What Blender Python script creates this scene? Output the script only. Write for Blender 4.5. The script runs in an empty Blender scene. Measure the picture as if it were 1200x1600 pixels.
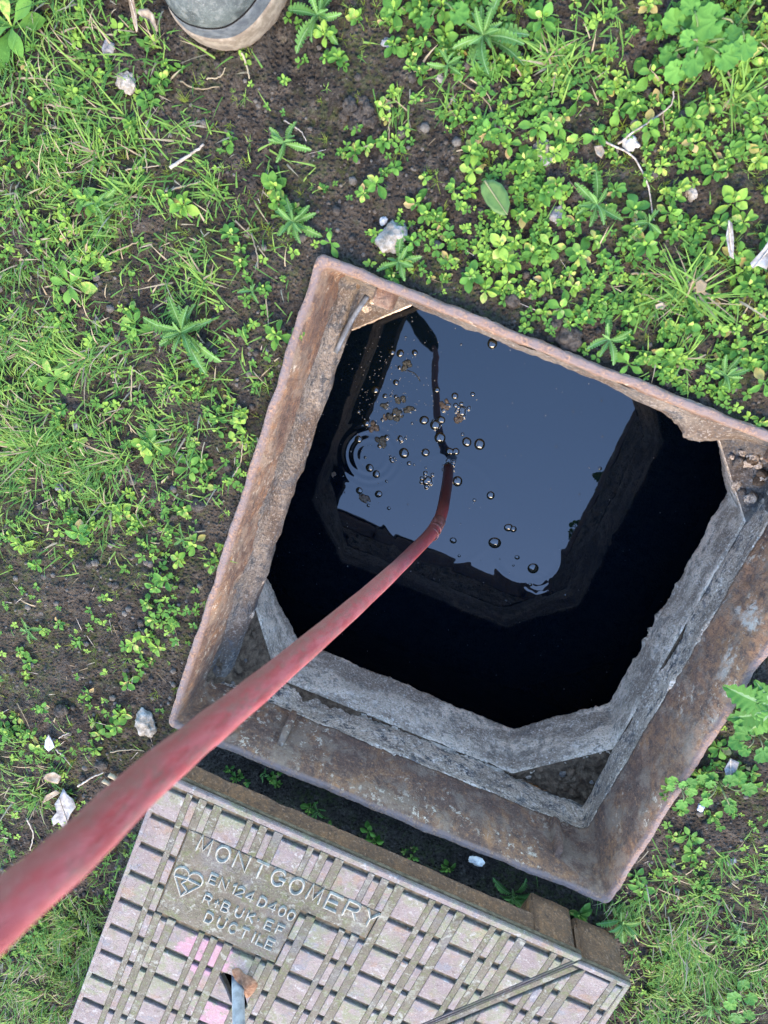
import bpy, bmesh, math, random
import numpy as np
from mathutils import Vector, Matrix

random.seed(7)
rng = np.random.default_rng(7)
scene = bpy.context.scene
col = scene.collection

# ------------------------------------------------------------------ camera
H = 0.82                                        # metres above the ground
FPX, CX, CY = 1110.0, 600.0, 800.0
NADIR = (752.0, 462.0)
_d = np.array([(NADIR[0] - CX) / FPX, (NADIR[1] - CY) / FPX, 1.0]); _d /= np.linalg.norm(_d)
_Z = -_d
_X = np.array([1.0, 0, 0]); _X -= _X.dot(_Z) * _Z; _X /= np.linalg.norm(_X)
_Y = np.cross(_Z, _X)
ROT = np.array([_X, _Y, _Z])                    # world = ROT @ (right, down, forward)
cd = bpy.data.cameras.new('camera')
cam = bpy.data.objects.new('camera', cd); col.objects.link(cam)
m = Matrix.Identity(4)
for i in range(3):
    m[i][0] = ROT[i, 0]; m[i][1] = -ROT[i, 1]; m[i][2] = -ROT[i, 2]
m[2][3] = H
cam.matrix_world = m
cd.sensor_width = 36.0
cd.lens = FPX / 1600.0 * 36.0
cd.clip_start = 0.01; cd.clip_end = 300.0
cd.dof.use_dof = True; cd.dof.focus_distance = 1.08; cd.dof.aperture_fstop = 9.0
scene.camera = cam

# ------------------------------------------------------------------ sky, sun, exposure
SUN_EL, SUN_AZ = math.radians(44), math.radians(180)
world = bpy.data.worlds.new('World'); scene.world = world
world.use_nodes = True
wn = world.node_tree
sky = wn.nodes.new('ShaderNodeTexSky'); sky.sky_type = 'NISHITA'; sky.sun_disc = False
sky.sun_elevation = SUN_EL; sky.sun_rotation = SUN_AZ
sky.air_density = 1.0; sky.dust_density = 0.2; sky.ozone_density = 7.0
bg = wn.nodes['Background']; bg.inputs['Strength'].default_value = 0.15
wn.links.new(sky.outputs['Color'], bg.inputs['Color'])
sl = bpy.data.lights.new('sun', 'SUN'); sl.energy = 1.0; sl.angle = math.radians(40); sl.color = (1.0, 0.78, 0.46)
sun = bpy.data.objects.new('sun', sl); col.objects.link(sun)
sdir = Vector((math.sin(SUN_AZ) * math.cos(SUN_EL), math.cos(SUN_AZ) * math.cos(SUN_EL), math.sin(SUN_EL)))
sun.rotation_euler = sdir.to_track_quat('Z', 'Y').to_euler()
vs = scene.view_settings
vs.view_transform = 'Standard'; vs.look = 'None'; vs.gamma = 1.0; vs.use_curve_mapping = False
vs.exposure = 3.8
vs.use_white_balance = True; vs.white_balance_temperature = 7500; vs.white_balance_tint = 10
scene.cycles.max_bounces = 6; scene.cycles.diffuse_bounces = 3; scene.cycles.glossy_bounces = 4
scene.cycles.caustics_reflective = False; scene.cycles.caustics_refractive = False

# ------------------------------------------------------------------ geometry helpers
ANG = math.radians(-20.6)
EA = np.array([math.cos(ANG), math.sin(ANG)]); EB = np.array([math.sin(ANG), -math.cos(ANG)])
ORG = np.array([-0.1818, 0.0461])
SIDE = 0.668                                   # outer side of the square frame
ZW = -0.53                                     # water level


def W(a, b, z=0.0):                            # frame coordinates -> world
    a = np.asarray(a, float); b = np.asarray(b, float)
    return np.stack([ORG[0] + a * EA[0] + b * EB[0], ORG[1] + a * EA[1] + b * EB[1], np.broadcast_to(z, a.shape).astype(float)], -1)


def L(x, y):                                   # world -> frame coordinates
    dx, dy = np.asarray(x) - ORG[0], np.asarray(y) - ORG[1]
    return dx * EA[0] + dy * EA[1], dx * EB[0] + dy * EB[1]


def ray(u, v):
    return ROT @ np.array([(u - CX) / FPX, (v - CY) / FPX, 1.0])


def at(u, v, z=0.0):                           # where the sight line of a photo point meets height z
    r = ray(u, v); t = (z - H) / r[2]
    return np.array([r[0] * t, r[1] * t, z])


def at_depth(u, v, d):                         # the point at depth d along the sight line
    return np.array([0, 0, H]) + ray(u, v) * d


def project(p):
    c = ROT.T @ (np.asarray(p, float) - np.array([0, 0, H]))
    return CX + FPX * c[0] / c[2], CY + FPX * c[1] / c[2]


def project_many(x, y, z):
    q = np.stack([x, y, z - H], -1) @ ROT
    return CX + FPX * q[..., 0] / q[..., 2], CY + FPX * q[..., 1] / q[..., 2]


def _hash(ix, iy, iz, seed):
    n = (ix.astype(np.int64) * 374761393 + iy.astype(np.int64) * 668265263 + iz.astype(np.int64) * 2147483647 + seed * 1274126177) & 0xFFFFFFFF
    n = ((n ^ (n >> 13)) * 1274126177) & 0xFFFFFFFF
    n = ((n ^ (n >> 16)) * 2246822519) & 0xFFFFFFFF
    return ((n ^ (n >> 15)) & 0xFFFFFF) / float(0xFFFFFF)


def noise(x, y, z=0.0, scale=1.0, seed=0, octaves=1):
    x = np.asarray(x, float); y = np.asarray(y, float); z = np.broadcast_to(np.asarray(z, float), x.shape)
    out = np.zeros(x.shape); amp, tot = 1.0, 0.0
    for o in range(octaves):
        X, Y, Z = x * scale, y * scale, z * scale
        ix, iy, iz = np.floor(X), np.floor(Y), np.floor(Z)
        fx, fy, fz = X - ix, Y - iy, Z - iz
        fx, fy, fz = (f * f * (3 - 2 * f) for f in (fx, fy, fz))
        v = 0
        for cx_ in (0, 1):
            for cy_ in (0, 1):
                for cz_ in (0, 1):
                    w = (fx if cx_ else 1 - fx) * (fy if cy_ else 1 - fy) * (fz if cz_ else 1 - fz)
                    v = v + w * _hash(ix + cx_, iy + cy_, iz + cz_, seed + o * 17)
        out += amp * (v * 2 - 1); tot += amp
        amp *= 0.5; scale *= 2.03
    return out / tot


def smooth(e0, e1, x):
    t = np.clip((np.asarray(x, float) - e0) / (e1 - e0), 0, 1)
    return t * t * (3 - 2 * t)


def mesh_of(name, verts, faces, mats=(), smooth_shade=True):
    me = bpy.data.meshes.new(name)
    verts = np.asarray(verts, float).reshape(-1, 3)
    if isinstance(faces, np.ndarray):
        n, k = faces.shape
        me.vertices.add(len(verts)); me.vertices.foreach_set('co', verts.ravel())
        me.loops.add(n * k); me.loops.foreach_set('vertex_index', faces.ravel().astype(np.int32))
        me.polygons.add(n); me.polygons.foreach_set('loop_start', np.arange(0, n * k, k, dtype=np.int32))
        me.update(calc_edges=True); me.validate()
    else:
        me.from_pydata([tuple(v) for v in verts], [], faces); me.update()
    for mt in mats:
        me.materials.append(mt)
    if smooth_shade:
        me.polygons.foreach_set('use_smooth', [True] * len(me.polygons))
    return me


def add(name, me, parent=None, loc=None, rot=None, scale=None):
    o = bpy.data.objects.new(name, me); col.objects.link(o)
    if parent is not None: o.parent = parent
    if loc is not None: o.location = loc
    if rot is not None: o.rotation_euler = rot
    if scale is not None: o.scale = scale if hasattr(scale, '__len__') else (scale,) * 3
    return o


def tag(o, label, cat, group=None):
    o['label'] = label; o['category'] = cat
    if group: o['group'] = group
    return o


def thing(name, label, cat, loc=(0, 0, 0), rotz=0.0, group=None):
    o = bpy.data.objects.new(name, None); col.objects.link(o)
    o.empty_display_size = 0.02
    o.location = loc; o.rotation_euler = (0, 0, rotz)
    if label: tag(o, label, cat, group)
    return o


def kind(o, k):
    o['kind'] = k; return o


def grid_faces(nu, nv, wrap_u=False):
    iu = np.arange(nu if wrap_u else nu - 1); iv = np.arange(nv - 1)
    I, J = np.meshgrid(iu, iv, indexing='xy')
    I2 = (I + 1) % nu
    return np.stack([J * nu + I, J * nu + I2, (J + 1) * nu + I2, (J + 1) * nu + I], -1).reshape(-1, 4)


def tube(points, radii, n=12, cap=True):
    P = np.asarray(points, float); k = len(P)
    radii = np.broadcast_to(np.asarray(radii, float), (k,))
    T = np.gradient(P, axis=0); T /= np.linalg.norm(T, axis=1)[:, None] + 1e-12
    up = np.array([0.0, 0, 1.0])
    if abs(T[0] @ up) > 0.9: up = np.array([1.0, 0, 0])
    N = np.cross(T[0], up); N /= np.linalg.norm(N)
    V = []
    for i in range(k):
        N = N - (N @ T[i]) * T[i]; N /= np.linalg.norm(N) + 1e-12
        B = np.cross(T[i], N)
        for j in range(n):
            a = 2 * math.pi * j / n
            V.append(P[i] + radii[i] * (math.cos(a) * N + math.sin(a) * B))
    F = [tuple(f) for f in grid_faces(n, k, True)]
    if cap:
        F.append(tuple(range(n - 1, -1, -1))); F.append(tuple((k - 1) * n + j for j in range(n)))
    return V, F


def spline(pts, n):
    P = np.asarray(pts, float); k = len(P)
    Q = np.vstack([2 * P[0] - P[1], P, 2 * P[-1] - P[-2]])
    out = []
    for s in np.linspace(0, k - 1, n):
        i = min(int(s), k - 2); t = s - i
        a, b, c, d = Q[i], Q[i + 1], Q[i + 2], Q[i + 3]
        out.append(0.5 * ((2 * b) + (-a + c) * t + (2 * a - 5 * b + 4 * c - d) * t * t + (-a + 3 * b - 3 * c + d) * t ** 3))
    return np.array(out)


def prism(poly, z0, z1, bevel=0.0):
    """a polygon (list of xy) extruded between two heights, the top edge bevelled"""
    P = np.asarray(poly, float); n = len(P)
    area = 0.5 * np.sum(P[:, 0] * np.roll(P[:, 1], -1) - np.roll(P[:, 0], -1) * P[:, 1])
    if area < 0: P = P[::-1]
    V = [(x, y, z0) for x, y in P] + [(x, y, z1 - bevel) for x, y in P]
    F = [tuple(range(n - 1, -1, -1))] + [(i, (i + 1) % n, n + (i + 1) % n, n + i) for i in range(n)]
    if bevel > 0:
        e = np.roll(P, -1, 0) - P; e /= np.linalg.norm(e, axis=1)[:, None] + 1e-12
        nrm = np.stack([-e[:, 1], e[:, 0]], -1); prv = np.roll(nrm, 1, 0)
        bis = (nrm + prv) / (1 + np.sum(nrm * prv, 1))[:, None].clip(0.3)
        Q = P + bis * bevel
        V += [(x, y, z1) for x, y in Q]
        F += [(n + i, n + (i + 1) % n, 2 * n + (i + 1) % n, 2 * n + i) for i in range(n)]
        F.append(tuple(range(2 * n, 3 * n)))
    else:
        F.append(tuple(range(n, 2 * n)))
    return V, F


def join(*vf):
    V, F = [], []
    for v, f in vf:
        k = len(V); V += [tuple(p) for p in v]; F += [tuple(i + k for i in q) for q in f]
    return V, F


_ico = {}


def lump(r, sub=3, seed=0, amp=0.25, freq=2.0, squash=(1, 1, 1)):
    if sub not in _ico:
        bm = bmesh.new(); bmesh.ops.create_icosphere(bm, subdivisions=sub, radius=1.0)
        bm.verts.ensure_lookup_table()
        _ico[sub] = (np.array([v.co[:] for v in bm.verts]), [tuple(v.index for v in f.verts) for f in bm.faces]); bm.free()
    v, f = _ico[sub]
    d = 1 + amp * noise(v[:, 0] + seed * 3.1, v[:, 1], v[:, 2], freq, seed, 3)
    return v * d[:, None] * r * np.array(squash), f


# ------------------------------------------------------------------ material helpers
class NT:
    def __init__(s, name):
        s.m = bpy.data.materials.new(name); s.m.use_nodes = True
        s.t = s.m.node_tree; s.n = s.t.nodes; s.b = s.n['Principled BSDF']; s.out = s.n['Material Output']
        g = s.n.new('ShaderNodeNewGeometry'); s.pos = g.outputs['Position']; s.geo = g

    def link(s, a, b): s.t.links.new(a, b)

    def val(s, sock, v):
        if isinstance(v, bpy.types.NodeSocket): s.link(v, sock)
        elif v is not None:
            if hasattr(v, '__len__') and len(v) == 3 and sock.type == 'RGBA': v = (*v, 1)
            sock.default_value = v

    def obj(s): return s.n.new('ShaderNodeTexCoord').outputs['Object']

    def random(s): return s.n.new('ShaderNodeObjectInfo').outputs['Random']

    def noise(s, scale, detail=4, rough=0.55, coord=None, dist=0.0, w=None):
        n = s.n.new('ShaderNodeTexNoise'); n.inputs['Scale'].default_value = scale
        n.inputs['Detail'].default_value = detail; n.inputs['Roughness'].default_value = rough; n.inputs['Distortion'].default_value = dist
        s.link(coord or s.pos, n.inputs['Vector']); return n.outputs['Fac']

    def voronoi(s, scale, coord=None, out='Distance', feature='F1'):
        n = s.n.new('ShaderNodeTexVoronoi'); n.inputs['Scale'].default_value = scale; n.feature = feature
        s.link(coord or s.pos, n.inputs['Vector']); return n.outputs[out]

    def scaled(s, v, coord=None):
        n = s.n.new('ShaderNodeVectorMath'); n.operation = 'MULTIPLY'; s.link(coord or s.pos, n.inputs[0]); n.inputs[1].default_value = v
        return n.outputs[0]

    def ramp(s, f, lo, hi, a=0.0, b=1.0):
        n = s.n.new('ShaderNodeMapRange'); n.interpolation_type = 'SMOOTHSTEP'
        s.val(n.inputs[0], f); n.inputs[1].default_value = lo; n.inputs[2].default_value = hi
        n.inputs[3].default_value = a; n.inputs[4].default_value = b; return n.outputs[0]

    def mix(s, f, a, b, blend='MIX'):
        n = s.n.new('ShaderNodeMix'); n.data_type = 'RGBA'; n.blend_type = blend
        s.val(n.inputs[0], f); s.val(n.inputs[6], a); s.val(n.inputs[7], b); return n.outputs[2]

    def math(s, op, a, b=None):
        n = s.n.new('ShaderNodeMath'); n.operation = op; s.val(n.inputs[0], a)
        if b is not None: s.val(n.inputs[1], b)
        return n.outputs[0]

    def mul(s, *a):
        r = a[0]
        for x in a[1:]: r = s.math('MULTIPLY', r, x)
        return r

    def sep(s, v=None):
        n = s.n.new('ShaderNodeSeparateXYZ'); s.link(v or s.pos, n.inputs[0]); return n.outputs

    def dist(s, p, coord=None):
        n = s.n.new('ShaderNodeVectorMath'); n.operation = 'DISTANCE'; s.link(coord or s.pos, n.inputs[0]); n.inputs[1].default_value = p
        return n.outputs['Value']

    def bump(s, h, strength=0.5, distance=0.002, prev=None):
        n = s.n.new('ShaderNodeBump'); n.inputs['Strength'].default_value = strength; n.inputs['Distance'].default_value = distance
        s.link(h, n.inputs['Height'])
        if prev: s.link(prev, n.inputs['Normal'])
        s.link(n.outputs[0], s.b.inputs['Normal']); return n.outputs[0]

    def set(s, color=None, rough=0.8, spec=0.3, metal=0.0, albedo=0.70):
        if albedo != 1 and isinstance(color, bpy.types.NodeSocket): color = s.mix(1.0, color, (albedo,) * 3, 'MULTIPLY')
        s.col = color
        s.val(s.b.inputs['Base Color'], color); s.val(s.b.inputs['Roughness'], rough)
        s.val(s.b.inputs['Specular IOR Level'], spec); s.val(s.b.inputs['Metallic'], metal); return s.m


def m_soil():
    t = NT('soil')
    a = t.noise(9, 5, 0.6); b = t.noise(60, 5, 0.65); c = t.noise(320, 4, 0.7); v = t.voronoi(190)
    base = t.mix(t.ramp(a, 0.38, 0.66), (0.035, 0.0275, 0.020), (0.070, 0.054, 0.039))
    base = t.mix(t.ramp(b, 0.45, 0.72), base, (0.112, 0.088, 0.065))
    base = t.mix(t.ramp(c, 0.34, 0.52, 0.85, 0.0), base, (0.016, 0.012, 0.009))
    base = t.mix(t.ramp(c, 0.56, 0.72, 0.0, 0.6), base, (0.17, 0.148, 0.125))
    film = t.mul(t.ramp(t.noise(14, 4, 0.6, t.scaled((1, 1, 1))), 0.44, 0.60), t.ramp(t.noise(150, 3, 0.6), 0.42, 0.58), 0.45)
    base = t.mix(film, base, t.mix(t.noise(40, 2), (0.034, 0.062, 0.012), (0.085, 0.105, 0.020)))
    grit = t.ramp(t.voronoi(420), 0.10, 0.05)
    base = t.mix(t.mul(grit, t.ramp(t.noise(70, 2), 0.56, 0.66)), base, (0.32, 0.28, 0.23))
    n1 = t.bump(t.math('ADD', t.noise(240, 5, 0.7), t.ramp(v, 0.0, 0.55)), 1.0, 0.007)
    return t.set(base, 0.93, 0.12, 0.0, 0.62)


def m_rust(name, lip=True, splash=1.0, brown=(0.118, 0.060, 0.037), orange=(0.34, 0.150, 0.060), dark=(0.045, 0.027, 0.020), purple=(0.155, 0.105, 0.088)):
    t = NT(name)
    x, y, z = t.sep()
    n1 = t.noise(16, 6, 0.65); n2 = t.noise(75, 6, 0.75); n3 = t.noise(300, 4, 0.75)
    streak = t.noise(40, 4, 0.6, t.scaled((1, 1, 0.25)))
    c = t.mix(t.ramp(n1, 0.42, 0.68), brown, t.mix(t.ramp(n2, 0.35, 0.7), brown, orange))
    c = t.mix(t.ramp(streak, 0.55, 0.75, 0, 0.8), c, orange)
    c = t.mix(t.ramp(n2, 0.46, 0.28, 0, 0.9), c, dark)
    c = t.mix(t.ramp(n3, 0.54, 0.68, 0, 0.7), c, (0.30, 0.19, 0.12))
    c = t.mix(t.ramp(n3, 0.44, 0.32, 0, 0.6), c, dark)
    g1 = t.noise(130, 6, 0.8, None, 0.3)
    c = t.mix(t.ramp(g1, 0.54, 0.66, 0, 0.75), c, tuple(v * 1.15 for v in orange))
    c = t.mix(t.ramp(g1, 0.46, 0.36, 0, 0.75), c, dark)
    if splash:
        c = t.mix(t.ramp(t.noise(22, 6, 0.72, None, 0.3), 0.46, 0.62, 0, 0.7), c, t.mix(n3, (0.18, 0.115, 0.072), (0.30, 0.205, 0.135)))
        big = t.mul(t.ramp(t.noise(15, 6, 0.72, None, 0.3), 0.53, 0.60), t.ramp(x, 0.27, 0.37), 0.8)
        c = t.mix(big, c, t.mix(t.noise(180, 4), (0.38, 0.31, 0.23), (0.68, 0.58, 0.45)))
        c = t.mix(t.mul(t.ramp(x, 0.24, 0.36), t.ramp(n2, 0.42, 0.60), 0.7), c, (0.34, 0.150, 0.066))
        s1 = t.ramp(t.noise(95, 6, 0.78, dist=0.2), 0.555, 0.60); s2 = t.ramp(t.noise(8, 4, 0.65), 0.46, 0.60)
        c = t.mix(t.mul(s1, s2, 0.85 * splash), c, t.mix(t.noise(200, 3), (0.34, 0.26, 0.17), (0.68, 0.54, 0.39)))
    if lip:
        c = t.mix(t.ramp(z, -0.006, -0.002), c, t.mix(t.ramp(n2, 0.4, 0.7), purple, t.mix(t.ramp(n3, 0.4, 0.6), (0.075, 0.040, 0.028), (0.30, 0.165, 0.095))))
    pit = t.ramp(t.voronoi(160), 0.28, 0.05)
    c = t.mix(t.mul(pit, t.ramp(n2, 0.40, 0.58), 0.8), c, t.mix(n1, (0.06, 0.032, 0.02), (0.42, 0.20, 0.085)))
    t.bump(t.math('ADD', n2, t.noise(420, 4, 0.75)), 0.9, 0.0045)
    return t.set(c, t.ramp(n2, 0.3, 0.7, 0.62, 0.9), 0.3, 0.0, 0.92)


def m_concrete(name, base=(0.34, 0.34, 0.335), lime=(0.74, 0.75, 0.74), dirt=(0.20, 0.165, 0.125), black=(0.060, 0.058, 0.056), blackness=1.0, limey=1.0, alb=1.0):
    t = NT(name)
    n1 = t.noise(14, 5, 0.6); n2 = t.noise(60, 6, 0.7); n3 = t.noise(260, 4, 0.7)
    str_ = t.noise(48, 6, 0.72, t.scaled((1, 1, 0.75)), 0.3)
    c = t.mix(t.ramp(n1, 0.35, 0.7), base, tuple(min(1, v * 1.5) for v in base))
    c = t.mix(t.ramp(str_, 0.52, 0.70, 0, 0.8 * limey), c, lime)
    c = t.mix(t.mul(t.ramp(n2, 0.49, 0.38), t.ramp(n1, 0.36, 0.50), min(1, 0.95 * blackness)), c, black)
    c = t.mix(t.ramp(t.noise(9, 4, 0.6, t.scaled((1, 1, 2))), 0.46, 0.60, 0, 0.9), c, dirt)
    c = t.mix(t.ramp(n3, 0.53, 0.64, 0, 0.75), c, lime)
    c = t.mix(t.ramp(n3, 0.46, 0.34, 0, min(1, 0.85 * blackness)), c, black)
    c = t.mix(t.mul(t.ramp(t.noise(34, 6, 0.75, None, 0.3), 0.53, 0.62), blackness * 0.8), c, tuple(v * 1.6 for v in black))
    t.bump(t.math('ADD', n2, n3), 1.0, 0.006)
    return t.set(c, 0.9, 0.2, 0.0, alb)


def m_dirt():
    t = NT('ledge_dirt')
    n2 = t.noise(90, 5, 0.7); n3 = t.noise(330, 4, 0.75)
    c = t.mix(t.ramp(n2, 0.35, 0.7), (0.095, 0.058, 0.034), (0.26, 0.170, 0.102))
    c = t.mix(t.ramp(n3, 0.6, 0.8), c, (0.36, 0.29, 0.22))
    t.bump(t.math('ADD', n2, n3), 1.0, 0.006)
    return t.set(c, 0.95, 0.15)


def m_water():
    t = NT('water')
    n = t.noise(6, 3)
    t.b.inputs['IOR'].default_value = 1.45
    return t.set(t.mix(n, (0.0010, 0.0030, 0.0058), (0.0018, 0.0048, 0.0085)), 0.012, 0.5)


def m_bubble():
    t = NT('bubble_film')
    t.b.inputs['IOR'].default_value = 1.60
    return t.set(t.mix(t.noise(300, 2), (0.004, 0.005, 0.004), (0.02, 0.02, 0.012)), 0.05, 0.5)


def m_scum(name, a, b):
    t = NT(name)
    n = t.noise(260, 4, 0.7)
    t.bump(n, 0.9, 0.003)
    return t.set(t.mix(t.ramp(n, 0.35, 0.65), a, b), 0.35, 0.5)


def m_leaf(name, c1, c2, tip=None, rough=0.5, vein=True, trans=0.25):
    t = NT(name)
    r = t.random(); o = t.obj()
    n = t.noise(160, 3, 0.6); n2 = t.noise(500, 3, 0.6)
    c = t.mix(t.ramp(t.math('ADD', t.math('MULTIPLY', r, 0.7), t.math('MULTIPLY', n, 0.4)), 0.15, 0.9), c1, c2)
    c = t.mix(t.ramp(n2, 0.55, 0.8, 0, 0.35), c, tuple(min(1, v * 1.6) for v in c2))
    if tip:
        c = t.mix(t.mul(t.ramp(r, 0.80, 0.97), t.ramp(n, 0.4, 0.6)), c, tip)
    t.bump(n2, 0.35, 0.001)
    t.set(c, max(rough, .65), 0.12)
    tr = t.n.new('ShaderNodeBsdfTranslucent'); mx = t.n.new('ShaderNodeMixShader'); mx.inputs[0].default_value = trans
    t.val(tr.inputs['Color'], t.col)
    t.link(t.b.outputs[0], mx.inputs[1]); t.link(tr.outputs[0], mx.inputs[2]); t.link(mx.outputs[0], t.out.inputs['Surface'])
    return t.m


def m_plain(name, a, b, scale=80, rough=0.8, spec=0.3, bump=0.5, bdist=0.001, metal=0.0, detail=5, lo=0.35, hi=0.65, coord=None):
    t = NT(name)
    n = t.noise(scale, detail, 0.65)
    t.bump(t.math('ADD', n, t.noise(scale * 5, 3, 0.7)), bump, bdist)
    return t.set(t.mix(t.ramp(n, lo, hi), a, b), rough, spec, metal)


COVER_ANG = math.radians(-22.37)
COVER_TL = np.array([-0.3905, -0.5951])
COVER_Z = 0.08


def cover_world(s, t_, z=COVER_Z):
    c, s_ = math.cos(COVER_ANG), math.sin(COVER_ANG)
    return (COVER_TL[0] + s * c + t_ * s_, COVER_TL[1] + s * s_ - t_ * c, z)


def m_cover_metal():
    t = NT('worn_iron')
    n1 = t.noise(22, 5, 0.6); n2 = t.noise(90, 5, 0.7); n3 = t.noise(420, 4, 0.75)
    c = t.mix(t.ramp(n1, 0.36, 0.66), (0.170, 0.122, 0.108), (0.215, 0.162, 0.140))
    blot = t.noise(31, 5, 0.65, None, 0.5)
    c = t.mix(t.ramp(blot, 0.55, 0.66, 0, 0.7), c, (0.125, 0.128, 0.140))
    c = t.mix(t.ramp(blot, 0.44, 0.34, 0, 0.75), c, (0.215, 0.125, 0.078))
    c = t.mix(t.ramp(n2, 0.55, 0.70, 0, 0.75), c, (0.255, 0.200, 0.160))
    c = t.mix(t.mul(t.ramp(t.noise(13, 4, 0.6), 0.46, 0.60), t.ramp(n2, 0.38, 0.56), 0.7), c, (0.165, 0.175, 0.085))
    c = t.mix(t.ramp(n3, 0.57, 0.68, 0, 0.65), c, (0.36, 0.33, 0.29))
    c = t.mix(t.ramp(n3, 0.44, 0.30, 0, 0.8), c, (0.055, 0.040, 0.036))
    c = t.mix(t.ramp(t.noise(52, 6, 0.75, None, 0.4), 0.52, 0.62, 0, 0.6), c, (0.150, 0.130, 0.080))
    c = t.mix(t.ramp(t.noise(70, 6, 0.78, None, 0.6), 0.57, 0.64, 0, 0.7), c, (0.34, 0.315, 0.28))
    c = t.mix(t.ramp(t.noise(61, 6, 0.78, None, 0.6), 0.42, 0.34, 0, 0.75), c, (0.085, 0.055, 0.042))
    # sprayed pink paint round the key hole
    p1 = t.ramp(t.dist(cover_world(0.150, 0.262)), 0.075, 0.02); p2 = t.ramp(t.dist(cover_world(0.195, 0.37)), 0.055, 0.015)
    pk = t.math('MAXIMUM', p1, t.math('MULTIPLY', p2, 0.9))
    pm = t.ramp(t.math('ADD', t.noise(48, 5, 0.7), t.math('MULTIPLY', pk, 0.42)), 0.76, 0.86, 0, 0.5)
    c = t.mix(t.mul(pm, t.ramp(pk, 0.0, 0.2)), c, t.mix(n3, (0.36, 0.115, 0.19), (0.50, 0.25, 0.31)))
    t.bump(t.math('ADD', n2, n3), 0.7, 0.0022)
    return t.set(c, t.ramp(n2, 0.3, 0.7, 0.68, 0.88), 0.2, 0.0, 0.57)


def m_cover_olive():
    t = NT('mossy_iron')
    n1 = t.noise(20, 5, 0.6); n2 = t.noise(95, 5, 0.7); n3 = t.noise(450, 4, 0.75)
    c = t.mix(t.ramp(n1, 0.36, 0.64), (0.125, 0.102, 0.066), (0.165, 0.130, 0.092))
    c = t.mix(t.ramp(n2, 0.48, 0.64, 0, 0.85), c, (0.130, 0.135, 0.055))
    c = t.mix(t.ramp(t.noise(17, 4, 0.6, t.scaled((1, 1, 1)), 0.4), 0.54, 0.66, 0, 0.8), c, (0.155, 0.135, 0.120))
    c = t.mix(t.ramp(n3, 0.54, 0.68, 0, 0.75), c, (0.29, 0.275, 0.185))
    c = t.mix(t.ramp(n3, 0.45, 0.30, 0, 0.85), c, (0.034, 0.029, 0.018))
    c = t.mix(t.mul(t.ramp(t.noise(60, 4, 0.7), 0.56, 0.66), 0.55), c, (0.30, 0.29, 0.22))
    c = t.mix(t.ramp(t.noise(66, 6, 0.78, None, 0.5), 0.55, 0.63, 0, 0.8), c, (0.33, 0.315, 0.25))
    c = t.mix(t.ramp(t.noise(58, 6, 0.78, None, 0.5), 0.43, 0.35, 0, 0.7), c, (0.06, 0.048, 0.03))
    rr = t.ramp(t.dist(cover_world(0.30, 0.04)), 0.32, 0.10)
    t.bump(t.math('ADD', n2, n3), 0.6, 0.002)
    return t.set(c, 0.88, 0.15, 0.0, 0.47)


M = {}
M['soil'] = m_soil()
M['rust'] = m_rust('rusty_iron')
M['skirt'] = m_rust('rusty_skirt', lip=False, splash=0.0, brown=(0.105, 0.054, 0.026), orange=(0.22, 0.105, 0.042), dark=(0.040, 0.022, 0.013))
M['concrete'] = m_concrete('slab_concrete', base=(0.60, 0.455, 0.315), lime=(0.86, 0.725, 0.57), black=(0.10, 0.083, 0.066), dirt=(0.30, 0.215, 0.145), limey=0.8, blackness=0.7)
M['mortar'] = m_concrete('mortar', base=(0.42, 0.305, 0.205), lime=(0.86, 0.71, 0.55), dirt=(0.30, 0.215, 0.145))
M['mortar_brown'] = m_concrete('stained_mortar', alb=0.8, base=(0.150, 0.115, 0.085), lime=(0.30, 0.265, 0.22), dirt=(0.105, 0.068, 0.045), limey=0.45)
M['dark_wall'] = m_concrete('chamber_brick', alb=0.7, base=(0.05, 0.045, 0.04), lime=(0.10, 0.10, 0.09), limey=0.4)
M['dirt'] = m_dirt()
M['water'] = m_water()
M['bubble'] = m_bubble()
M['scum_dark'] = m_scum('scum_dark', (0.012, 0.012, 0.008), (0.07, 0.065, 0.04))
M['scum_brown'] = m_scum('scum_brown', (0.035, 0.022, 0.012), (0.18, 0.12, 0.07))
M['iron'] = m_cover_metal()
M['olive'] = m_cover_olive()
M['groove'] = m_plain('groove_dirt', (0.075, 0.055, 0.032), (0.150, 0.115, 0.070), 120, 0.92, 0.15, 0.7, 0.002)
M['steel'] = m_plain('galvanised_steel', (0.20, 0.195, 0.18), (0.34, 0.33, 0.31), 70, 0.5, 0.4, 0.3, 0.0008, 0.15)
M['crust'] = m_plain('rust_crust', (0.17, 0.075, 0.036), (0.30, 0.155, 0.085), 130, 0.9, 0.2, 0.9, 0.003)
M['leaf'] = m_leaf('weed_leaf', (0.041, 0.126, 0.018), (0.122, 0.258, 0.042), (0.34, 0.33, 0.09))
M['young'] = m_leaf('young_leaf', (0.122, 0.250, 0.031), (0.236, 0.358, 0.064), (0.40, 0.37, 0.12))
M['blue_leaf'] = m_leaf('cool_leaf', (0.042, 0.130, 0.022), (0.088, 0.220, 0.038), rough=0.6)
M['thistle'] = m_leaf('thistle_leaf', (0.052, 0.140, 0.030), (0.112, 0.235, 0.056), rough=0.65)
M['midrib'] = m_leaf('leaf_midrib', (0.13, 0.24, 0.09), (0.19, 0.29, 0.13), rough=0.6)
M['pale'] = m_leaf('fading_leaf', (0.24, 0.22, 0.06), (0.36, 0.26, 0.12), rough=0.7)
M['stem'] = m_leaf('weed_stem', (0.10, 0.16, 0.05), (0.20, 0.19, 0.09), rough=0.6)
M['grass'] = m_leaf('grass_blade', (0.037, 0.118, 0.019), (0.095, 0.205, 0.040), rough=0.5, trans=0.3)
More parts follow.
